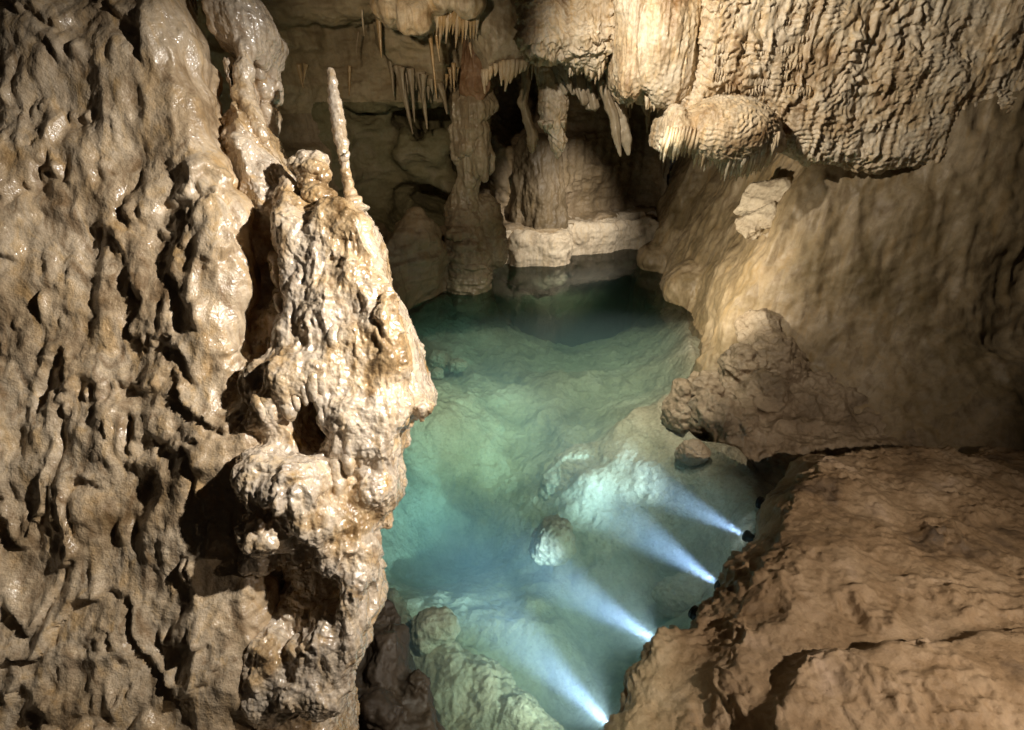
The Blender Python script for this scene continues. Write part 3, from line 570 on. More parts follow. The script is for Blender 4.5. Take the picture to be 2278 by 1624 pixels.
rnd = random.Random(77)
for i in range(90):
    x = rnd.uniform(1585, 1790); y = rnd.uniform(5, 215 if x > 1660 else 230 - (1660 - x) * .2); ln = rnd.uniform(7, 17); r = rnd.uniform(2.2, 4.2) * FRR.px(1650, 120); k = rnd.randint(2, 4)
    for q in range(k):
        xx = x + q * rnd.uniform(6, 9); l2 = ln * rnd.uniform(.6, 1.2); child('drip', tube(pth(FRR, [(xx, y - 8, .06), (xx, y, .12), (xx - 1, y + .6 * l2, .13), (xx - 2, y + l2, .10)]), [r, r, r * .8, r * .25], 7, .03, 0, 0, 0, 3, .2, i), M_pale, rippled)
# fringed shell
FRS = Frame((0, 6.6, 0), 0)
F = Field(FRS, (FRS.uvw(1440, 300)[0], FRS.uvw(1600, 470)[1], -1.4), (FRS.uvw(2160, 300)[0], FRS.uvw(1600, 190)[1], .6), 0.022)
F.poly([z2(*q) for q in ((1440, 940), (1600, 830), (1750, 785), (1950, 795), (2080, 840), (2200, 930), (2270, 1080), (2290, 1220), (2220, 1260), (2130, 1290), (2000, 1350), (1900, 1390), (1800, 1370), (1720, 1330), (1640, 1240), (1560, 1280), (1480, 1250), (1400, 1230), (1300, 1250), (1240, 1240), (1250, 1150), (1300, 1000), (1400, 940))], -1.1, .22, .42, .1, wob=.015, wf=8, at=0)
F.blob(*z2(1800, 1080), .1, 90, 60, .3, .2); F.blob(*z2(1330, 1050), -.1, 26, 50, .3, .1)
rnd = random.Random(12)
bot = [(1250, 1225), (1300, 1240), (1400, 1220), (1480, 1240), (1560, 1270), (1640, 1240), (1720, 1330), (1800, 1370), (1900, 1385), (2000, 1340), (2130, 1280), (2230, 1240)]
drips = []
x = 1255
while x < 2160:
    y = float(np.interp(x, [q[0] for q in bot], [q[1] for q in bot])); L = rnd.uniform(60, 190) + (75 if 1520 < x < 1760 and rnd.random() < .5 else 0)
    cxs, cys = z2(x, y - 90); ex, ey = z2(x - .22 * L - 5, y + L * .62); drips.append((cxs, cys, ex, ey)); x += rnd.uniform(16, 36)
def d_shell(p, n):
    d = .016 * rip(p, 16, 1.6, 22) + .01 * ridged(p * np.array([20, 20, 6.0]), 2, 2) + .006 * fbm(p * 40, 2)
    return d - .012
shell = field_obj('fringed_flowstone', F, M_pale, d_shell, 1, label='bulging shell of flowstone with a fringe of drips above the right bank', cat='flowstone', org='top')
for i, (ax_, ay, ex, ey) in enumerate(drips):
    w = -.05 + .2 * math.sin(i * 1.7) * .4; m = FRS.px(ax_, ay)
    me = tube(pth(FRS, [(ax_ + 10, ay - 30, .24), (ax_ + 5, ay - 8, .26), (ax_, ay + 8, .22 + w * .3), (0.5 * (ax_ + ex), 0.55 * ey + 0.45 * ay, .12 + w * .6), (ex, ey, w)]), [3 * m, 5 * m, 6 * m, 5 * m, 1.0 * m], 10, .03, .04, 60, .18, 3, .12, i)
    child('drip', me, M_pale, shell)

# curtains and strands under the right ceiling
def strand(name, fr, pts, rad, mat, label=None, cat=None, group=None, parent=None, flute=.2, nf=4, seg=14, step=.025, rp=.05, rf=40, lump=.15, seed=1, org='top'):
    m = fr.px(pts[0][0], pts[0][1], pts[0][2]); me = tube(pth(fr, pts), [r * m for r in rad], seg, step, rp, rf, flute, nf, lump, seed)
    if parent is not None: return child(name, me, mat, parent, label)
    return link(name, me, mat, label=label, cat=cat, group=group, org=org)
def strip(name, fr, tops, bots, mat, label, cat='dripstone curtain', seed=0):          # folded curtain: a thing of fused strands
    e = bpy.data.objects.new(name, None); COL.objects.link(e); t = fr.world(fr.uvw(*tops[0])); e.location = [float(q) for q in t]; e['label'] = label; e['category'] = cat
    bpy.context.view_layer.update()
    for i, (a, b, ra, rb) in enumerate(zip(tops, bots, *[[q[k] for q in SZ[seed]] for k in (0, 1)])):
        mid = (0.5 * (a[0] + b[0]) - 2, 0.5 * (a[1] + b[1]), 0.5 * (a[2] + b[2]) + .02)
        strand('fold', fr, [a, mid, b], [ra, .85 * ra, rb], mat, parent=e, seed=i + seed, flute=.25)
    return e
SZ = {1: [(9, 5), (10, 6), (9, 7), (10, 9), (9, 8), (10, 10), (9, 6)], 2: [(9, 8), (7, 5), (12, 12), (8, 4)]}
FRK = Frame((0, 7.9, 0), 0)
T1 = [z2(*q) for q in ((350, 470), (390, 480), (470, 520), (540, 560), (600, 570), (650, 580), (720, 580))]
B1 = [z2(*q) for q in ((455, 760), (520, 760), (590, 820), (610, 840), (650, 880), (690, 880), (720, 800))]
strip('dripstone_curtain', FRK, [(x, y, -.5 + .05 * (i % 2)) for i, (x, y) in enumerate(T1)], [(x, y, -.45 + .05 * (i % 2)) for i, (x, y) in enumerate(B1)], M_grey, 'grey folded dripstone curtain hanging below the knobbly ceiling mass', seed=1)
T2 = [z2(*q) for q in ((750, 640), (800, 660), (910, 760), (1080, 800))]; Bm = [z2(*q) for q in ((860, 980), (885, 900), (900, 1020), (1100, 930))]
e = bpy.data.objects.new('dripstone_curtain', None); COL.objects.link(e); e.location = [float(q) for q in FRK.world(FRK.uvw(*T2[0]))]; e['label'] = 'long grey twisted dripstone strands below the left edge of the big drapery'; e['category'] = 'dripstone curtain'
bpy.context.view_layer.update()
for i, pts in enumerate(([(750, 640), (780, 780), (850, 950), (860, 1080), (900, 1270)], [(790, 650), (830, 790), (885, 920), (930, 1000)], [(900, 740), (895, 900), (930, 1060), (950, 1150), (965, 1260)], [(1080, 780), (1090, 870), (1110, 940)], [(1130, 860), (1120, 960), (1115, 1080)], [(1240, 870), (1200, 960), (1220, 1040), (1130, 1110)], [(975, 860), (975, 960)])):
    r0 = (9, 6, 13, 6, 4, 5, 2)[i]
    strand('strand', FRK, [(*z2(*q), -.2 - .04 * i) for q in pts], [r0] + [r0 * 1.05] * (len(pts) - 2) + [r0 * .3], M_grey, parent=e, seed=i, flute=.25)

# barrel stalactite
F = Field(FRK, (FRK.uvw(1170, 300, -.6)[0], FRK.uvw(1180, 380, -.6)[1], -1.2), (FRK.uvw(1285, 300, -.6)[0], FRK.uvw(1180, 100, -.6)[1], .1), 0.022)
F.chain([(*z2(270, 440), -.6, 24), (*z2(290, 600), -.6, 21), (*z2(330, 740), -.6, 25), (*z2(350, 850), -.6, 31), (*z2(355, 980), -.6, 29)], .08)
F.chain([(*z2(390, 1000), -.6, 18), (*z2(390, 1150), -.6, 17), (*z2(390, 1260), -.6, 8)], .08)
def d_bar(p, n): return .02 * rip(p, 11, 1.5, 8) + .012 * ridged(p * np.array([14, 14, 4]), 2, 1) + .008 * fbm(p * 25, 2) - .015
barrel = field_obj('stalactite', F, M_pale, d_bar, 1, label='thick barrel shaped cream stalactite below the left end of the knobbly ceiling mass', cat='stalactite', org='top')
for i, (a, b) in enumerate((((250, 980), (262, 1050)), ((290, 1000), (300, 1065)), ((330, 990), (325, 1040)), ((430, 980), (440, 1045)))):
    strand('drip', FRK, [(*z2(*a), -.38), (*z2(*b), -.42)], [7, 1.5], M_pale, parent=barrel, seed=i)
strand('stalactite', Frame((0, 10.6, 0)), [(*z2(115, 560), 0), (*z2(130, 700), 0), (*z2(100, 840), 0), (*z2(150, 980), 0), (*z2(185, 1100), 0), (*z2(180, 1230), 0)], [10, 9, 9, 10, 11, 8], M_grey, 'mottled grey wavy stalactite hanging in the black recess left of the barrel stalactite', 'stalactite', lump=.3)

# ------------------------------------------------------------------ central column and its neighbours
FRM = Frame((0, 11.3, 0), 0)
F = Field(FRM, (FRM.uvw(960, 300)[0], -.6, -1.2), (FRM.uvw(1140, 300)[0], FRM.uvw(1040, 190)[1], 1.0), 0.034)
for x, y, rx, ry, w in ((1030, 222, 26, 22, .12), (1070, 222, 26, 22, .12), (1047, 280, 30, 20, .12), (1050, 345, 28, 40, .05)):
    F.blob(x, y, w, rx, ry, .28, .08)
rnd = random.Random(21)
for yt, yb, xa, xb, n, r0, r1 in ((200, 268, 1003, 1096, 11, 7, 10), (250, 324, 1010, 1080, 9, 8, 10), (305, 350, 1014, 1060, 6, 8, 11), (300, 398, 1052, 1088, 5, 7, 10)):
    for i in range(n):
        t = i / (n - 1); x = xa + (xb - xa) * t; w = .18 + .26 * math.sin(math.pi * t); dy = rnd.uniform(-20, 8)
        F.chain([(.75 * x + .25 * 1050, yt, w - .10, r0), (x, .5 * (yt + yb), w, r1), (x, yb + dy - 8, w, r1 * .8), (x, yb + dy + 4, w, r1 * .35)], .04)
F.chain([(1050, 190, 0, 34), (1048, 300, 0, 32), (1050, 360, 0, 28), (1035, 430, 0, 24), (1030, 470, 0, 36), (1040, 560, 0.1, 46), (1040, 700, .1, 48)], .15)
F.chain([(1030, 440, .1, 14), (1042, 400, .2, 12), (1062, 372, .25, 10)], .05)
F.chain([(1075, 470, -.2, 36), (1095, 560, -.3, 34)], .1); F.blob(1062, 620, .2, 26, 60, .35, .1)
for x, y in ((1020, 520), (1035, 545), (1020, 570), (1050, 590)): F.blob(x, y, .42, 26, 12, .2, .06)
def d_cc(p, n):
    up = sstep(1.6, 2.1, p[:, 2]); a, _ = worley(p * 7, 6)
    return up * (.028 * ridged(p * np.array([7, 7, 1.2]), 2, 4)) + (1 - up) * (.05 * (.6 - a) + .03 * ridged(p * np.array([3, 3, 6]), 3, 8)) + .012 * fbm(p * 14, 3)
ccol = field_obj('dripstone_column', F, M_grey, d_cc, 1, label='grey tiered dripstone column standing in the far edge of the pool', cat='column')
ms_ = ccol.data; ms_.materials.append(M_wall); cen = np.empty(len(ms_.polygons) * 3, np.float32); ms_.polygons.foreach_get('center', cen); cen = cen.reshape(-1, 3); zz = cen[:, 2] + ccol.location.z
ms_.polygons.foreach_set('material_index', ((zz < 1.75 + .2 * vnoise(cen * 4)) & (zz > .35)).astype(np.int32))
F = Field(FRM, (FRM.uvw(1000, 300, .3)[0], FRM.uvw(1040, 245, .3)[1], -.4), (FRM.uvw(1100, 300, .3)[0], FRM.uvw(1040, 60, .3)[1], 1.0), 0.03)
F.chain([(1060, 90, .3, 30), (1055, 140, .3, 24), (1048, 190, .3, 26), (1040, 215, .3, 10)], .1); F.chain([(1065, 120, .35, 16), (1068, 190, .4, 20), (1066, 222, .4, 9)], .06); F.chain([(1035, 160, .35, 12), (1028, 205, .4, 5)], .05)
field_obj('stalactite', F, M_orange, lambda p, n: .02 * ridged(p * np.array([9, 9, 2]), 2, 4) + .01 * fbm(p * 14, 3), 1, label='fat rusty orange stalactite ending just above the grey column', cat='stalactite', org='top')
# overhanging ceiling lobe right of it
F = Field(Frame((0, 9.6, 0)), (-1.0, 3.2, -1.4), (1.0, 6.0, 1.2), .04); fr9 = F.fr
F.poly([(1000, -150), (1030, 60), (1065, 110), (1072, 165), (1085, 172), (1110, 150), (1135, 140), (1165, 150), (1180, 120), (1170, 70), (1150, 30), (1140, -150)], -.8, .5, .35, .1, wob=.03, wf=4, at=0.1)
lobe = field_obj('ceiling_lobe', F, M_grey, lambda p, n: .03 * fbm(p * 5, 4) + .02 * ridged(p * np.array([5, 5, 2]), 2, 3), 1, label='grey rock lobe bulging from the ceiling above the column, with a pale dripping rim', cat='ceiling rock', org='top')
for i, (a, b, r) in enumerate((((1076, 166), (1078, 208), 6), ((1083, 166), (1082, 190), 6), ((1092, 160), (1089, 178), 6), ((1103, 154), (1100, 170), 6), ((1113, 150), (1115, 190), 5), ((1122, 148), (1118, 178), 8), ((1131, 147), (1123, 203), 9), ((1141, 145), (1134, 186), 8), ((1150, 146), (1146, 172), 7), ((1160, 146), (1155, 164), 6), ((1168, 142), (1166, 158), 5))):
    strand('drip', fr9, [(a[0], a[1] - 12, .4), (a[0], a[1] + 6, .42), (b[0], b[1], .4)], [r, r * .9, 1.5], M_pale, parent=lobe, seed=i)
# cream overhang in the top centre
F = Field(Frame((0, 9.0, 0)), (-2.7, 3.5, -1.4), (.2, 6.2, 1.2), .04); fr8 = F.fr
F.poly([(800, -150), (830, 20), (842, 40), (862, 60), (885, 52), (890, 66), (920, 74), (945, 64), (962, 50), (985, 28), (1010, 22), (1040, 28), (1064, 34), (1078, 10), (1090, -150)], -.9, .4, .4, .1, wob=.03, wf=4, at=0.1)
for x, y, rx, ry in ((905, 40, 22, 36), (935, 40, 24, 34), (1040, 10, 34, 24), (985, 5, 30, 22)): F.blob(x, y, .35, rx, ry, .2, .1)
over = field_obj('ceiling_overhang', F, M_pale, lambda p, n: .04 * fbm(p * 4, 4) + .03 * ridged(p * np.array([6, 6, 1.5]), 2, 3), 1, label='cream overhang of ceiling rock at the top centre with a fluted fringe', cat='ceiling rock', org='top')
rnd = random.Random(8)
for i in range(13):
    x = 976 + i * 7.2; y = 26 + 3 * math.sin(i); strand('drip', fr8, [(x, y - 10, .1 + .05 * (i % 3)), (x - 2, y + 18, .14), (x - 6 + 4 * (i > 9), y + rnd.uniform(45, 82), .05)], [6, 5, 1], M_ochre if i % 3 else M_pale, parent=over, seed=i)

# slender stalactites, each on its own
ST = [((952, 50), (960, 110), (971, 219), 6.5, 9.2, M_ochre, 'longest slender ochre stalactite, hanging below the cream overhang in the top centre'),
      ((966, 44), (972, 95), (978, 137), 5, 9.2, M_ochre, 'slender ochre stalactite just right of the longest one, half its length'),
      ((805, 22), (807, 55), (810, 80), 2.5, 10.0, M_pale, 'thin white soda straw stalactite left of the cream overhang'),
      ((841, 28), (845, 80), (848, 128), 7, 9.95, M_ochre, 'ochre stalactite with a bulbous root against the bedded wall below the overhang'),
      ((797, 70), (792, 110), (794, 135), 2.0, 10.05, M_wall, 'hair thin brown soda straw against the pale bedded wall'),
      ((777, 146), (777, 185), (776, 214), 4.5, 11.4, M_ochre, 'small ochre stalactite right of the thin candle stalagmite top'),
      ((976, 185), (988, 222), (994, 254), 8, 10.6, M_grey, 'grey stalactite left of the white tier of the column'),
      ((868, 136), (873, 180), (875, 216), 6, 11, M_grey, 'leftmost small grey stalactite of the hanging row left of the column'),
      ((1045, 95), (1047, 115), (1049, 128), 4, 9.4, M_pale, 'short pale stalactite tip in front of the rusty orange stalactite')]
for i, (a, b, c, r, Y, mt, lab) in enumerate(ST):
    strand('stalactite', Frame((0, Y, 0)), [(*a, 0), (*b, 0), (*c, 0)], [r, r * .62, r * .2], mt, lab, 'stalactite', 'slender stalactites under the ceiling', seed=i, step=.03, seg=10, lump=.2)
def cluster(Y, items, mat, label, seed=0):
    fr = Frame((0, Y, 0)); e = bpy.data.objects.new('stalactite_cluster', None); COL.objects.link(e)
    e.location = [float(q) for q in fr.world(fr.uvw(items[0][0][0], items[0][0][1], 0))]; e['label'] = label; e['category'] = 'stalactites'; bpy.context.view_layer.update()
    for i, (a, b, r) in enumerate(items):
        w = .12 * math.sin(i * 2.3); strand('stalactite', fr, [(*a, w), (.6 * a[0] + .4 * b[0], .6 * a[1] + .4 * b[1], w), (*b, w)], [r, r * .55, r * .14], mat, parent=e, seed=i + seed, step=.03, seg=10, lump=.2)
cluster(10.8, [((886, 148), (918, 298), 12), ((893, 150), (898, 215), 8), ((903, 150), (907, 222), 8), ((912, 152), (922, 272), 9), ((880, 146), (888, 190), 7), ((920, 158), (926, 200), 7)], M_grey, 'cluster of pointed grey stalactites fused at the root, left of the column', 2)
cluster(10.7, [((934, 160), (950, 287), 12), ((942, 165), (940, 230), 8), ((950, 170), (953, 222), 8), ((958, 175), (962, 210), 8)], M_grey, 'second cluster of grey stalactites between the fused cluster and the column', 5)
cluster(11.2, [((650, 142), (668, 205), 8), ((662, 142), (676, 205), 9), ((670, 142), (682, 250), 7), ((680, 142), (674, 190), 6), ((640, 150), (612, 176), 5)], M_ochre, 'ochre stalactite tuft with one long straw hanging left of the candle stalagmite', 7)

cluster(10.4, [((1000, 150), (1004, 196), 5), ((1008, 140), (1010, 205), 6), ((1016, 150), (1015, 185), 4), ((993, 165), (990, 205), 5)], M_ochre, 'small ochre stalactite bunch touching the left side of the rusty orange stalactite', 9)
cluster(10.0, [((1176, 130), (1172, 168), 6), ((1184, 132), (1182, 178), 5), ((1192, 134), (1194, 160), 6), ((1168, 128), (1163, 152), 4)], M_pale, 'pale stalactite bunch in the dark gap left of the barrel stalactite', 4)
# fluted wall column under the barrel stalactite
F = Field(Frame((0, 13.7, 0)), (.0, .75, -1.0), (1.8, 3.8, 1.0), .045)
F.chain([(1190, 330, .2, 34), (1195, 420, .2, 36), (1205, 530, .2, 42)], .2); F.chain([(1165, 340, .0, 26), (1155, 530, 0, 34)], .2); F.chain([(1232, 340, .1, 16), (1240, 520, .15, 22)], .2)
field_obj('fluted_column', F, M_dkw, lambda p, n: .05 * ridged(p * np.array([2.8, 2.8, .5]), 3, 4) + .05 * fbm(p * np.array([3, 3, 2]), 4) + .02 * fbm(p * np.array([11, 11, 7]), 3) - .03, 1, label='brown fluted rock column rising from the bleached ledge below the barrel stalactite', cat='column')
# bleached boulders along the far shore
def boulder(name, fr, blobs, vox, mat, dfn, label, cat='boulder', k=.08, lv=1, group=None, lo=None, hi=None, sub=()):
    Q = [(fr.uvw(b[0], b[1], b[2]), b[3] * fr.px(b[0], b[1], b[2]), b[4] * fr.px(b[0], b[1], b[2]), b[5]) for b in blobs]
    l = np.min([np.array([q[0][0] - max(q[1], q[2]), q[0][1] - max(q[1], q[2]), q[0][2] - q[3]]) for q in Q], 0) - .12; h = np.max([np.array([q[0][0] + max(q[1], q[2]), q[0][1] + max(q[1], q[2]), q[0][2] + q[3]]) for q in Q], 0) + .12
    F = Field(fr, l, h, vox)
    for b in blobs: F.blob(b[0], b[1], b[2], b[3], b[4], b[5], k, rot=b[6] if len(b) > 6 else 0)
    for b in sub: F.blob(b[0], b[1], b[2], b[3], b[4], b[5], k, sub=True, rot=b[6] if len(b) > 6 else 0)
    return field_obj(name, F, mat, dfn, lv, label=label, cat=cat, group=group)
d_smooth = lambda p, n: .03 * fbm(p * 3, 4) + .008 * fbm(p * 14, 3)
def ledge(arcs, zt, label):
    pts = [(c + r * math.cos(t), y - q * math.sin(t)) for c, y, r, q, n in arcs for t in np.linspace(2.8, .34, n)]
    xs_ = [q[0] for q in pts]; pts = [(xs_[0] - .05, 14.2)] + pts + [(xs_[-1] + .05, 14.2)]
    fr = Frame((0, 0, 0), 90); a = np.array(pts); l = a.min(0) - .3; h = a.max(0) + .3
    F = Field(fr, (l[0], l[1], -.9), (h[0], h[1], zt + .3), .045); F.poly(pts, -.7, zt, .34, .05, wob=.08, wf=2.2, raw=True)
    field_obj('rock_ledge', F, M_ring, lambda p, n: .09 * fbm(p * np.array([1.6, 1.6, 2]), 4) + .007 * np.sin(p[:, 2] * 42 + 3 * vnoise(p * 2)) * sstep(.35, .6, p[:, 2]) + .014 * fbm(p * 12, 3), 1, label=label, cat='ledge', group='bleached ledge blocks on the far shore')
ledge([(.72, 13.2, .86, .60, 14)], .80, 'scalloped bleached ledge block with a bulging face at the foot of the fluted column')
ledge([(-.30, 13.3, .75, .36, 10)], .66, 'low bleached ledge block between the grey column and the bulging ledge block')
ledge([(1.75, 14.15, 1.05, .42, 12), (3.0, 15.0, 1.0, .42, 10)], .86, 'long bleached ledge curving away to the right end of the far shore')

# ------------------------------------------------------------------ right bank
FRW = Frame((0, 9.0, 0), 0)
F = Field(FRW, (2.0, -1.6, -7.5), (9.5, 5.0, 4.6), .06)
U, Wg = np.meshgrid(F.ax[0], F.ax[2], indexing='ij')
RB = [(3.95, 16.6), (3.75, 14.0), (3.22, 12.75), (3.62, 12.2), (3.42, 11.2), (3.58, 9.9), (3.2, 8.4), (2.98, 7.3), (3.4, 6.5), (4.3, 5.6), (5.4, 4.4), (12, 4.0), (12, 17)]
sdR = poly_sd(RB, U, 9.0 - Wg).astype(np.float32)[:, None, :]; Vv = F.ax[1][None, :, None]
Yg = (9.0 - Wg)[:, None, :]
slope = .30 + .7 * sstep(7.4, 5.4, Yg); topz = np.where(Yg < 8.3, 1.0, 6.0)
F.phi = (np.maximum(sdR + np.maximum(Vv, -.3) * slope, (Vv - 1.2 - sstep(5.8, 7.4, Yg) * 4) * .6) * .9).astype(np.float32)
F.noise(.10, .9, 3, 7)
# right bank stays clear of the ceiling shell
for b in ((1510, 630, .0), (1530, 655, .3)): pass
F.ell(FRW.local(G(1520, 640, .25)), (.45, .45, .5), .25); F.ell(FRW.local(G(1455, 575, .2)), (.45, .32, .5), .15)
def d_bank(p, n): return .025 * ridged(p * np.array([3.5, 3.5, 1.0]), 3, 9) + .012 * (.6 - worley(p * 5, 6)[0]) - .02 + .05 * fbm(p * 1.6, 4, 3) + .015 * fbm(p * 7, 3, 5)
field_obj('mud_bank', F, M_mud, d_bank, 1, kind='structure', org=None)

# pale broken slabs high on the bank
M_slab = rock('pale_slab_rock', [(0.26, 0.20, 0.13), (0.40, 0.33, 0.23), (0.46, 0.39, 0.29)], 1.2, 0.1, (0.5, 0.8), 0.8, 25, 0.4, 0.0, 0.2, 0.02)
def slab(pts, Y, th, mat, label, seed):
    fr = Frame((3.62, 8.0, 2.46), 17, 58); q = np.array([fr.uvw(x, y, 0) for x, y in pts]); l = q.min(0) - .15; h = q.max(0) + .15
    F = Field(fr, (l[0], l[1], -th), (h[0], h[1], .45), .024); F.poly(pts, -th * .8, Y, .09, .05, wob=.03, wf=5, at=0)
    def dd(p, n):
        a, b = worley(p * np.array([5, 5, 7]) + seed, seed); return .05 * (b - a) * .4 + .018 * ridged(p * 5 + seed, 3) + .008 * fbm(p * 18, 2) - .03
    field_obj('rock_slab', F, mat, dd, 1, label=label, cat='rock slab', group='pale slabs on the muddy bank')
slab([(1618, 478), (1640, 440), (1664, 408), (1690, 400), (1722, 392), (1760, 396), (1775, 446), (1720, 455), (1672, 472)], .02, .4, M_slab, 'top pale broken slab leaning on the steep muddy bank under the fringed shell', 1)
slab([(1632, 486), (1675, 470), (1725, 446), (1742, 480), (1735, 512), (1690, 505), (1660, 530), (1636, 515)], .06, .4, M_slab, 'pale cracked slab in the middle of the bank, below the topmost slab', 2)
slab([(1690, 520), (1738, 495), (1775, 465), (1790, 515), (1750, 545), (1705, 535)], .01, .4, M_slab, 'lowest pale slab of the three on the muddy bank', 3)
rnd = random.Random(3)

# ------------------------------------------------------------------ rough outcrop at the right shore
o_ = G(1600, 900, .35); FRO = Frame(o_, 68)
F = Field(FRO, (-1.1 , -2.2, -1.5), (3.6, 2.4, .9), .032)
F.poly([(1600, 850), (1640, 770), (1660, 700), (1700, 655), (1760, 640), (2000, 650), (2500, 700), (2500, 1300), (1760, 1100), (1690, 1060), (1655, 1020), (1585, 985), (1555, 900)], -1.3, .05, .35, .15, wob=.05, wf=3, at=-.1)
for b in ((1690, 740, .05, 50, 60, .3), (1720, 800, .1, 60, 60, .3), (1650, 810, .1, 40, 50, .25), (1560, 870, 0, 40, 34, .3), (1600, 920, 0, 60, 50, .35), (1640, 950, 0, 40, 46, .35), (1700, 880, .1, 50, 50, .3)):
    F.blob(*b[:6], .12)
F.blob(1610, 880, .25, 24, 20, .2, .08, sub=True); F.blob(1650, 855, .25, 20, 14, .2, .06, sub=True)
def d_out(p, n):
    a, b = worley(p * np.array([3, 3, 4]), 2); return .10 * (b - a) * .5 + .06 * ridged(p * 3.2, 4, 3) + .02 * fbm(p * 14, 3) - .06
field_obj('rock_outcrop', F, M_rough, d_out, 1, label='rough brown rock outcrop with pits on the right shore of the pool', cat='rock')
fb = Frame(G(1530, 900, .2), 60)
d_pit = lambda p, n: .025 * (.6 - worley(p * 9, 4)[0]) + .03 * fbm(p * 4, 4) + .015 * fbm(p * 16, 2)
boulder('boulder', fb, [(1520, 925, -.1, 46, 40, .35), (1513, 878, .12, 22, 32, .25), (1545, 940, -.1, 40, 36, .3), (1485, 915, -.2, 16, 20, .2), (1565, 905, 0, 40, 34, .3)], .024, M_rough, d_pit, 'pinkish brown boulder with a rounded knob jutting into the pool from the outcrop')
boulder('boulder', Frame(G(1537, 1003, -.02), 60), [(1537, 1003, 0, 28, 22, .16), (1549, 1008, 0, 22, 20, .15), (1524, 1006, -.03, 18, 15, .12)], .018, M_rough, lambda p, n: .03 * fbm(p * 5, 4) + .02 * (.6 - worley(p * 13, 4)[0]) + .01 * ridged(p * np.array([12, 12, 26]), 2), 'small dark round boulder half out of the water below the outcrop')
# underwater boulders
def sunk(px, py, z, blobs, label, s=6, k=.1):
    fr = Frame(G(px, py, z), 60)
    dn = lambda p, n: .035 * (.6 - worley(p * s, 4)[0]) + .03 * (.5 - worley(p * s * 2.7, 8)[0]) + .03 * fbm(p * 4, 3)
    boulder('sunken_boulder', fr, [(px + b[0], py + b[1], b[2], b[3], b[4], b[5]) for b in blobs], .022, M_bed, dn, label, k=k, group='sunken boulders on the pool bed')
sunk(1232, 1190, -.55, [(0, 0, 0, 42, 40, .25), (-20, 28, -.1, 40, 34, .25), (8, 20, -.05, 36, 40, .25)], 'pale pitted boulder under water in the middle of the pool, lit from the right')
sunk(1525, 1145, -.85, [(0, 0, 0, 55, 36, .2), (-30, -15, 0, 30, 26, .18), (30, 20, -.05, 34, 30, .2)], 'tan sunken boulder right in front of the topmost light beam')
sunk(975, 1395, -.4, [(0, 0, 0, 40, 36, .2), (-30, 20, -.05, 30, 40, .2)], 'pale sunken boulder beside the dark bank at the lower left')
def slope_mound():
    fr = Frame(G(1020, 1520, -.78), 80); B = [(872, 1335, 18), (890, 1365, 22), (905, 1400, 26), (925, 1450, 34), (930, 1490, 40), (985, 1480, 50), (1020, 1520, 70), (1070, 1540, 70), (1110, 1590, 76), (1160, 1640, 76), (1050, 1620, 90), (1210, 1700, 80), (980, 1560, 70), (1100, 1700, 120), (1000, 1680, 110)]
    dn = lambda p, n: .05 * (.6 - worley(p * np.array([4, 4, 5]), 4)[0]) + .03 * (.5 - worley(p * 11, 8)[0]) + .02 * (.5 - worley(p * 24, 9)[0]) + .03 * fbm(p * 4, 4)
    boulder('sunken_bank', fr, [(x, y, .05 - .0002 * (x - 900) - .05 * (i % 3 == 1), r, r * .85, .28 if r > 40 else .16) for i, (x, y, r) in enumerate(B)], .022, M_bed, dn, 'long pale pitted bank under water along the dark rock at the bottom of the pool', cat='rock', k=.16)
slope_mound()
sunk(975, 800, -.7, [(0, 0, 0, 25, 20, .2)], 'biggest of three round pale green stones on the pool bed by the left flowstone', 9)
sunk(1018, 813, -.7, [(0, 0, 0, 21, 15, .18)], 'flat round pale green stone right of the biggest of the three', 9)
sunk(970, 833, -.7, [(0, 0, 0, 18, 13, .16)], 'smallest round pale green stone, nearest to the flowstone edge', 9)
sunk(1370, 1040, -.84, [(0, 0, -.06, 80, 40, .17), (-70, 40, -.12, 70, 40, .2), (70, 0, -.06, 80, 40, .17), (-110, 70, -.15, 60, 60, .2), (-60, 0, -.05, 70, 40, .2), (100, 30, -.1, 110, 50, .2), (20, 40, -.1, 130, 60, .2)], 'broad bright white sunken ledge in the beam of the far lamp', 5, .35)
sunk(1510, 1330, -.95, [(0, 0, 0, 60, 46, .25), (40, -30, 0, 50, 30, .2)], 'grey sunken rock close to the near right bank behind the third beam', 6)

# ------------------------------------------------------------------ near right rock and near left bank
FRN = Frame(G(1560, 1400, .55), 93)
F = Field(FRN, (-1.6, -2.6, -1.1), (4.6, 2.6, .6), .026)
NEAR = [(1760, 1020), (1735, 1050), (1700, 1105), (1680, 1160), (1660, 1185), (1620, 1235), (1605, 1250), (1600, 1285), (1575, 1300), (1558, 1325), (1545, 1365), (1525, 1385), (1500, 1395), (1475, 1402), (1450, 1418), (1425, 1425), (1400, 1470), (1390, 1500), (1365, 1560), (1340, 1590), (1320, 1640), (1290, 1800), (3400, 1800), (3400, 960)]
F.poly(NEAR, -1.5, 0, .22, .1, wob=.02, wf=5, at=-.15)
F.poly([(1800, 1010), (1720, 1130), (1690, 1260), (1650, 1330), (1600, 1420), (1560, 1500), (1600, 1560), (1640, 1640), (1640, 1800), (3400, 1800), (3400, 960)], -1.2, .16, .2, .15, wob=.05, wf=3, at=0)
F.poly([(1730, 1500), (1760, 1470), (3400, 1250), (3400, 1800), (1660, 1800), (1690, 1600)], -1.2, .30, .12, .08, wob=.04, wf=3, at=.1)
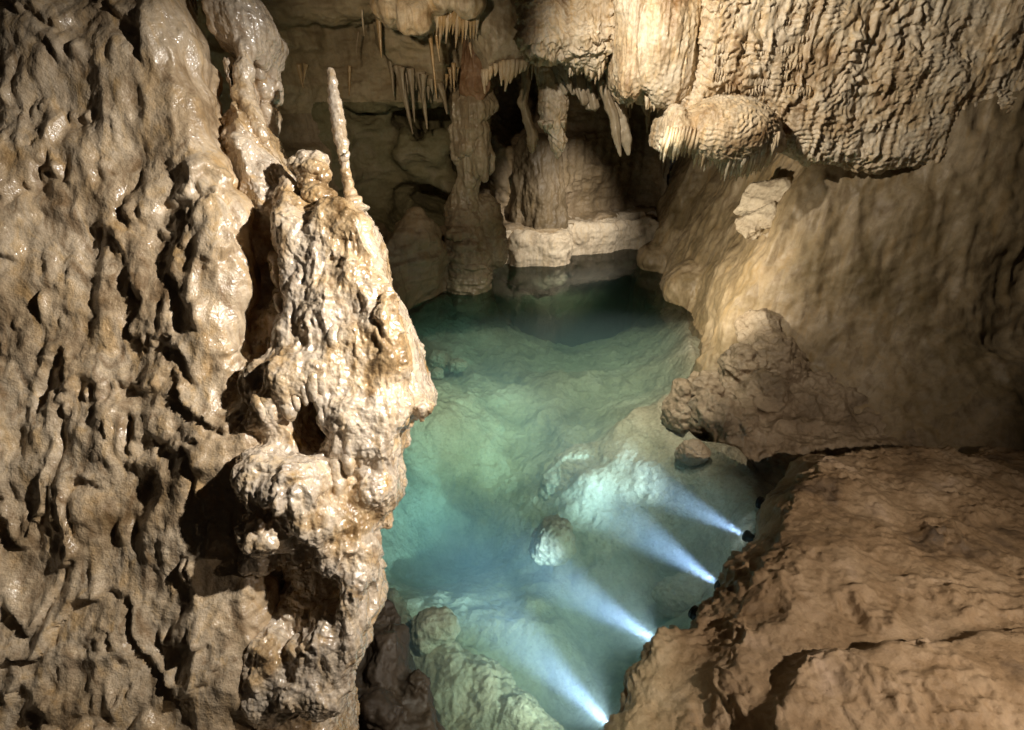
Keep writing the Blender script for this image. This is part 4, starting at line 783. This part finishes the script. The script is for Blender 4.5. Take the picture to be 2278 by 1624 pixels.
F.blob(1700, 1330, .18, 56, 36, .10, .08, sub=True, rot=20); F.blob(1660, 1300, .14, 30, 16, .06, .05, sub=True, rot=-30); F.chain([(1640, 1270, .2, 5), (1600, 1330, .12, 6), (1560, 1400, .05, 4)], .05, sub=True); F.chain([(1480, 1440, .05, 3), (1540, 1500, .06, 4), (1620, 1530, .18, 5), (1690, 1560, .26, 4)], .05, sub=True)
def d_near(p, n):
    t3 = rip(p @ np.array([[.8, .2, .3], [-.2, .9, .1], [.5, .3, .9]]), 3.2, 1.5, 61)
    a, b = worley(p * np.array([3.2, 3.2, 3.2]) + .15 * fbm(p * 4, 2)[:, None], 12)
    pit = sstep(.15, .6, vnoise(p * 2.6 + 3.3)); rg = ridged(p * 7, 3, 3)
    return .05 * (b - a) * .5 + .05 * fbm(p * 2.0, 4, 3) + pit * .035 * rg + .006 * fbm(p * 26, 3) + .025 * t3 * sstep(-.2, .4, vnoise(p * 1.7, 9)) + .02 * ridged(p * 12, 3, 8) * sstep(.1, .5, vnoise(p * 3.3, 5)) - .06
field_obj('rock_shelf', F, M_near, d_near, 1, label='orange brown limestone shelf in the right foreground hiding the lamps', cat='rock')
FRL = Frame(G(860, 1480, .25), 92)
F = Field(FRL, (-1.6, -1.3, -1.2), (1.0, 1.1, .5), .022)
F.poly([(600, 1150), (760, 1200), (830, 1285), (850, 1300), (868, 1335), (890, 1370), (905, 1410), (910, 1470), (925, 1488), (945, 1490), (962, 1515), (968, 1550), (990, 1585), (1015, 1620), (1080, 1650), (1150, 1640), (1230, 1700), (1250, 1900), (500, 1900)], -1.1, 0, .12, .1, wob=.015, wf=6, at=-.05)
F.blob(930, 1525, .0, 34, 34, .12, .05); F.blob(860, 1450, .05, 40, 80, .15, .1); F.blob(840, 1580, .1, 60, 50, .12, .08)
field_obj('rock_bank', F, M_dark, lambda p, n: .03 * ridged(p * 3, 3, 2) + .03 * fbm(p * 5, 4) + .008 * fbm(p * 25, 2) - .03, 1, label='dark brown rock bank between the left flowstone and the water', cat='rock')

# ------------------------------------------------------------------ lamps in the water
M_black = simple('black_metal', (0.02, 0.02, 0.022), 0.4, 0.6); M_lens = simple('lit_lens', (0.9, 0.95, 1), 0.1, 0, (0.75, 0.86, 1.0), 30.0); M_off = simple('lamp_glass', (0.3, 0.32, 0.34), 0.05)
def ring_mesh(prof, n=28):
    v = []; f = []
    for z, r in prof:
        for j in range(n): a = 2 * math.pi * j / n; v.append((r * math.cos(a), r * math.sin(a), z))
    for i in range(len(prof) - 1):
        for j in range(n): f.append((i * n + j, i * n + (j + 1) % n, (i + 1) * n + (j + 1) % n, (i + 1) * n + j))
    f.append(tuple(range(n - 1, -1, -1))); f.append(tuple((len(prof) - 1) * n + j for j in range(n)))
    return to_mesh('ring', v, f, False)
def lamp(pos, tgt, label, power, angle=24, lit=True, sc=1.0, color=COOL):
    e = bpy.data.objects.new('underwater_lamp', None); COL.objects.link(e); e.location = [float(x) for x in pos]
    q = (Vector([float(x) for x in tgt]) - e.location).to_track_quat('Z', 'Y'); e.rotation_euler = q.to_euler(); e['label'] = label; e['category'] = 'lamp'; e['group'] = 'lamps lighting the pool'
    k = sc
    link('housing', ring_mesh([(-.16 * k, .030 * k), (-.15 * k, .045 * k), (-.02 * k, .05 * k), (-.015 * k, .06 * k), (.012 * k, .06 * k), (.012 * k, .05 * k), (-.004 * k, .048 * k)]), M_black, e)
    link('lens', ring_mesh([(-.003 * k, .0475 * k), (.002 * k, .046 * k), (.005 * k, .03 * k)]), M_lens if lit else M_off, e)
    br = bpy.data.meshes.new('bracket'); a = .065 * k
    vs_ = [(-a, -.012, -.07 * k), (-a, .012, -.07 * k), (-a - .006, .012, -.07 * k), (-a - .006, -.012, -.07 * k), (-a, -.012, -.24 * k), (-a, .012, -.24 * k), (-a - .006, .012, -.24 * k), (-a - .006, -.012, -.24 * k)]
    allv = vs_ + [(-x, y, z) for x, y, z in vs_] + [(x, y, z) for x in (-a - .006, a + .006) for y in (-.012, .012) for z in (-.24 * k, -.246 * k)]
    F1 = [(0, 1, 2, 3), (4, 7, 6, 5), (0, 4, 5, 1), (1, 5, 6, 2), (2, 6, 7, 3), (3, 7, 4, 0)]
    br.from_pydata(allv, [], F1 + [tuple(i + 8 for i in f[::-1]) for f in F1] + [(16, 17, 19, 18), (20, 22, 23, 21), (16, 20, 21, 17), (18, 19, 23, 22), (16, 18, 22, 20), (17, 21, 23, 19)]); link('bracket', br, M_black, e)
    if lit:
        l = bpy.data.lights.new('lamp_light', 'SPOT'); l.energy = power; l.color = color; l.spot_size = R_(angle); l.spot_blend = 1.0; l.shadow_soft_size = .03
        o = bpy.data.objects.new('lamp_light', l); COL.objects.link(o); o.parent = e; o.location = (0, 0, .03 * k); o.rotation_euler = (math.pi, 0, 0)
    return e
def spill(e, power, angle=110):
    l = bpy.data.lights.new('lamp_spill', 'SPOT'); l.energy = power; l.color = (.8, .95, .9); l.spot_size = R_(angle); l.spot_blend = 1.0; l.shadow_soft_size = .03
    o = bpy.data.objects.new('lamp_spill', l); COL.objects.link(o); o.parent = e; o.location = (0, 0, .03); o.rotation_euler = (math.pi, 0, 0)
BEAM = 1150
lamp(G(1660, 1192, -.14), G(1420, 1066, -.45), 'lit underwater lamp throwing the farthest blue beam, at the top of the near rock', .65 * BEAM, 30)
lamp(G(1600, 1302, -.14), G(1380, 1150, -.45), 'lit underwater lamp throwing the second beam from the top, behind the rock edge', BEAM, 30)
lamp(G(1472, 1434, -.14), G(1220, 1275, -.45), 'lit underwater lamp throwing the third beam, behind the notch in the rock', BEAM, 30)
lamp(G(1360, 1618, -.14), G(1110, 1370, -.45), 'lit underwater lamp throwing the nearest beam at the bottom edge', BEAM, 30)
spill(bpy.data.objects['underwater_lamp.003'], 90); spill(bpy.data.objects['underwater_lamp.002'], 60)
lamp(G(1690, 1118, .02), G(1400, 1010, -.5), 'black lamp head poking out of the water beside the rough outcrop', 260, 60, False, 1.1, (.9, .96, .9))
lamp(G(1543, 1362, .02), G(1000, 930, -.9), 'black lamp head standing in the notch of the near orange rock', 1500, 36, False, 1.0, (.8, 1.0, .9))
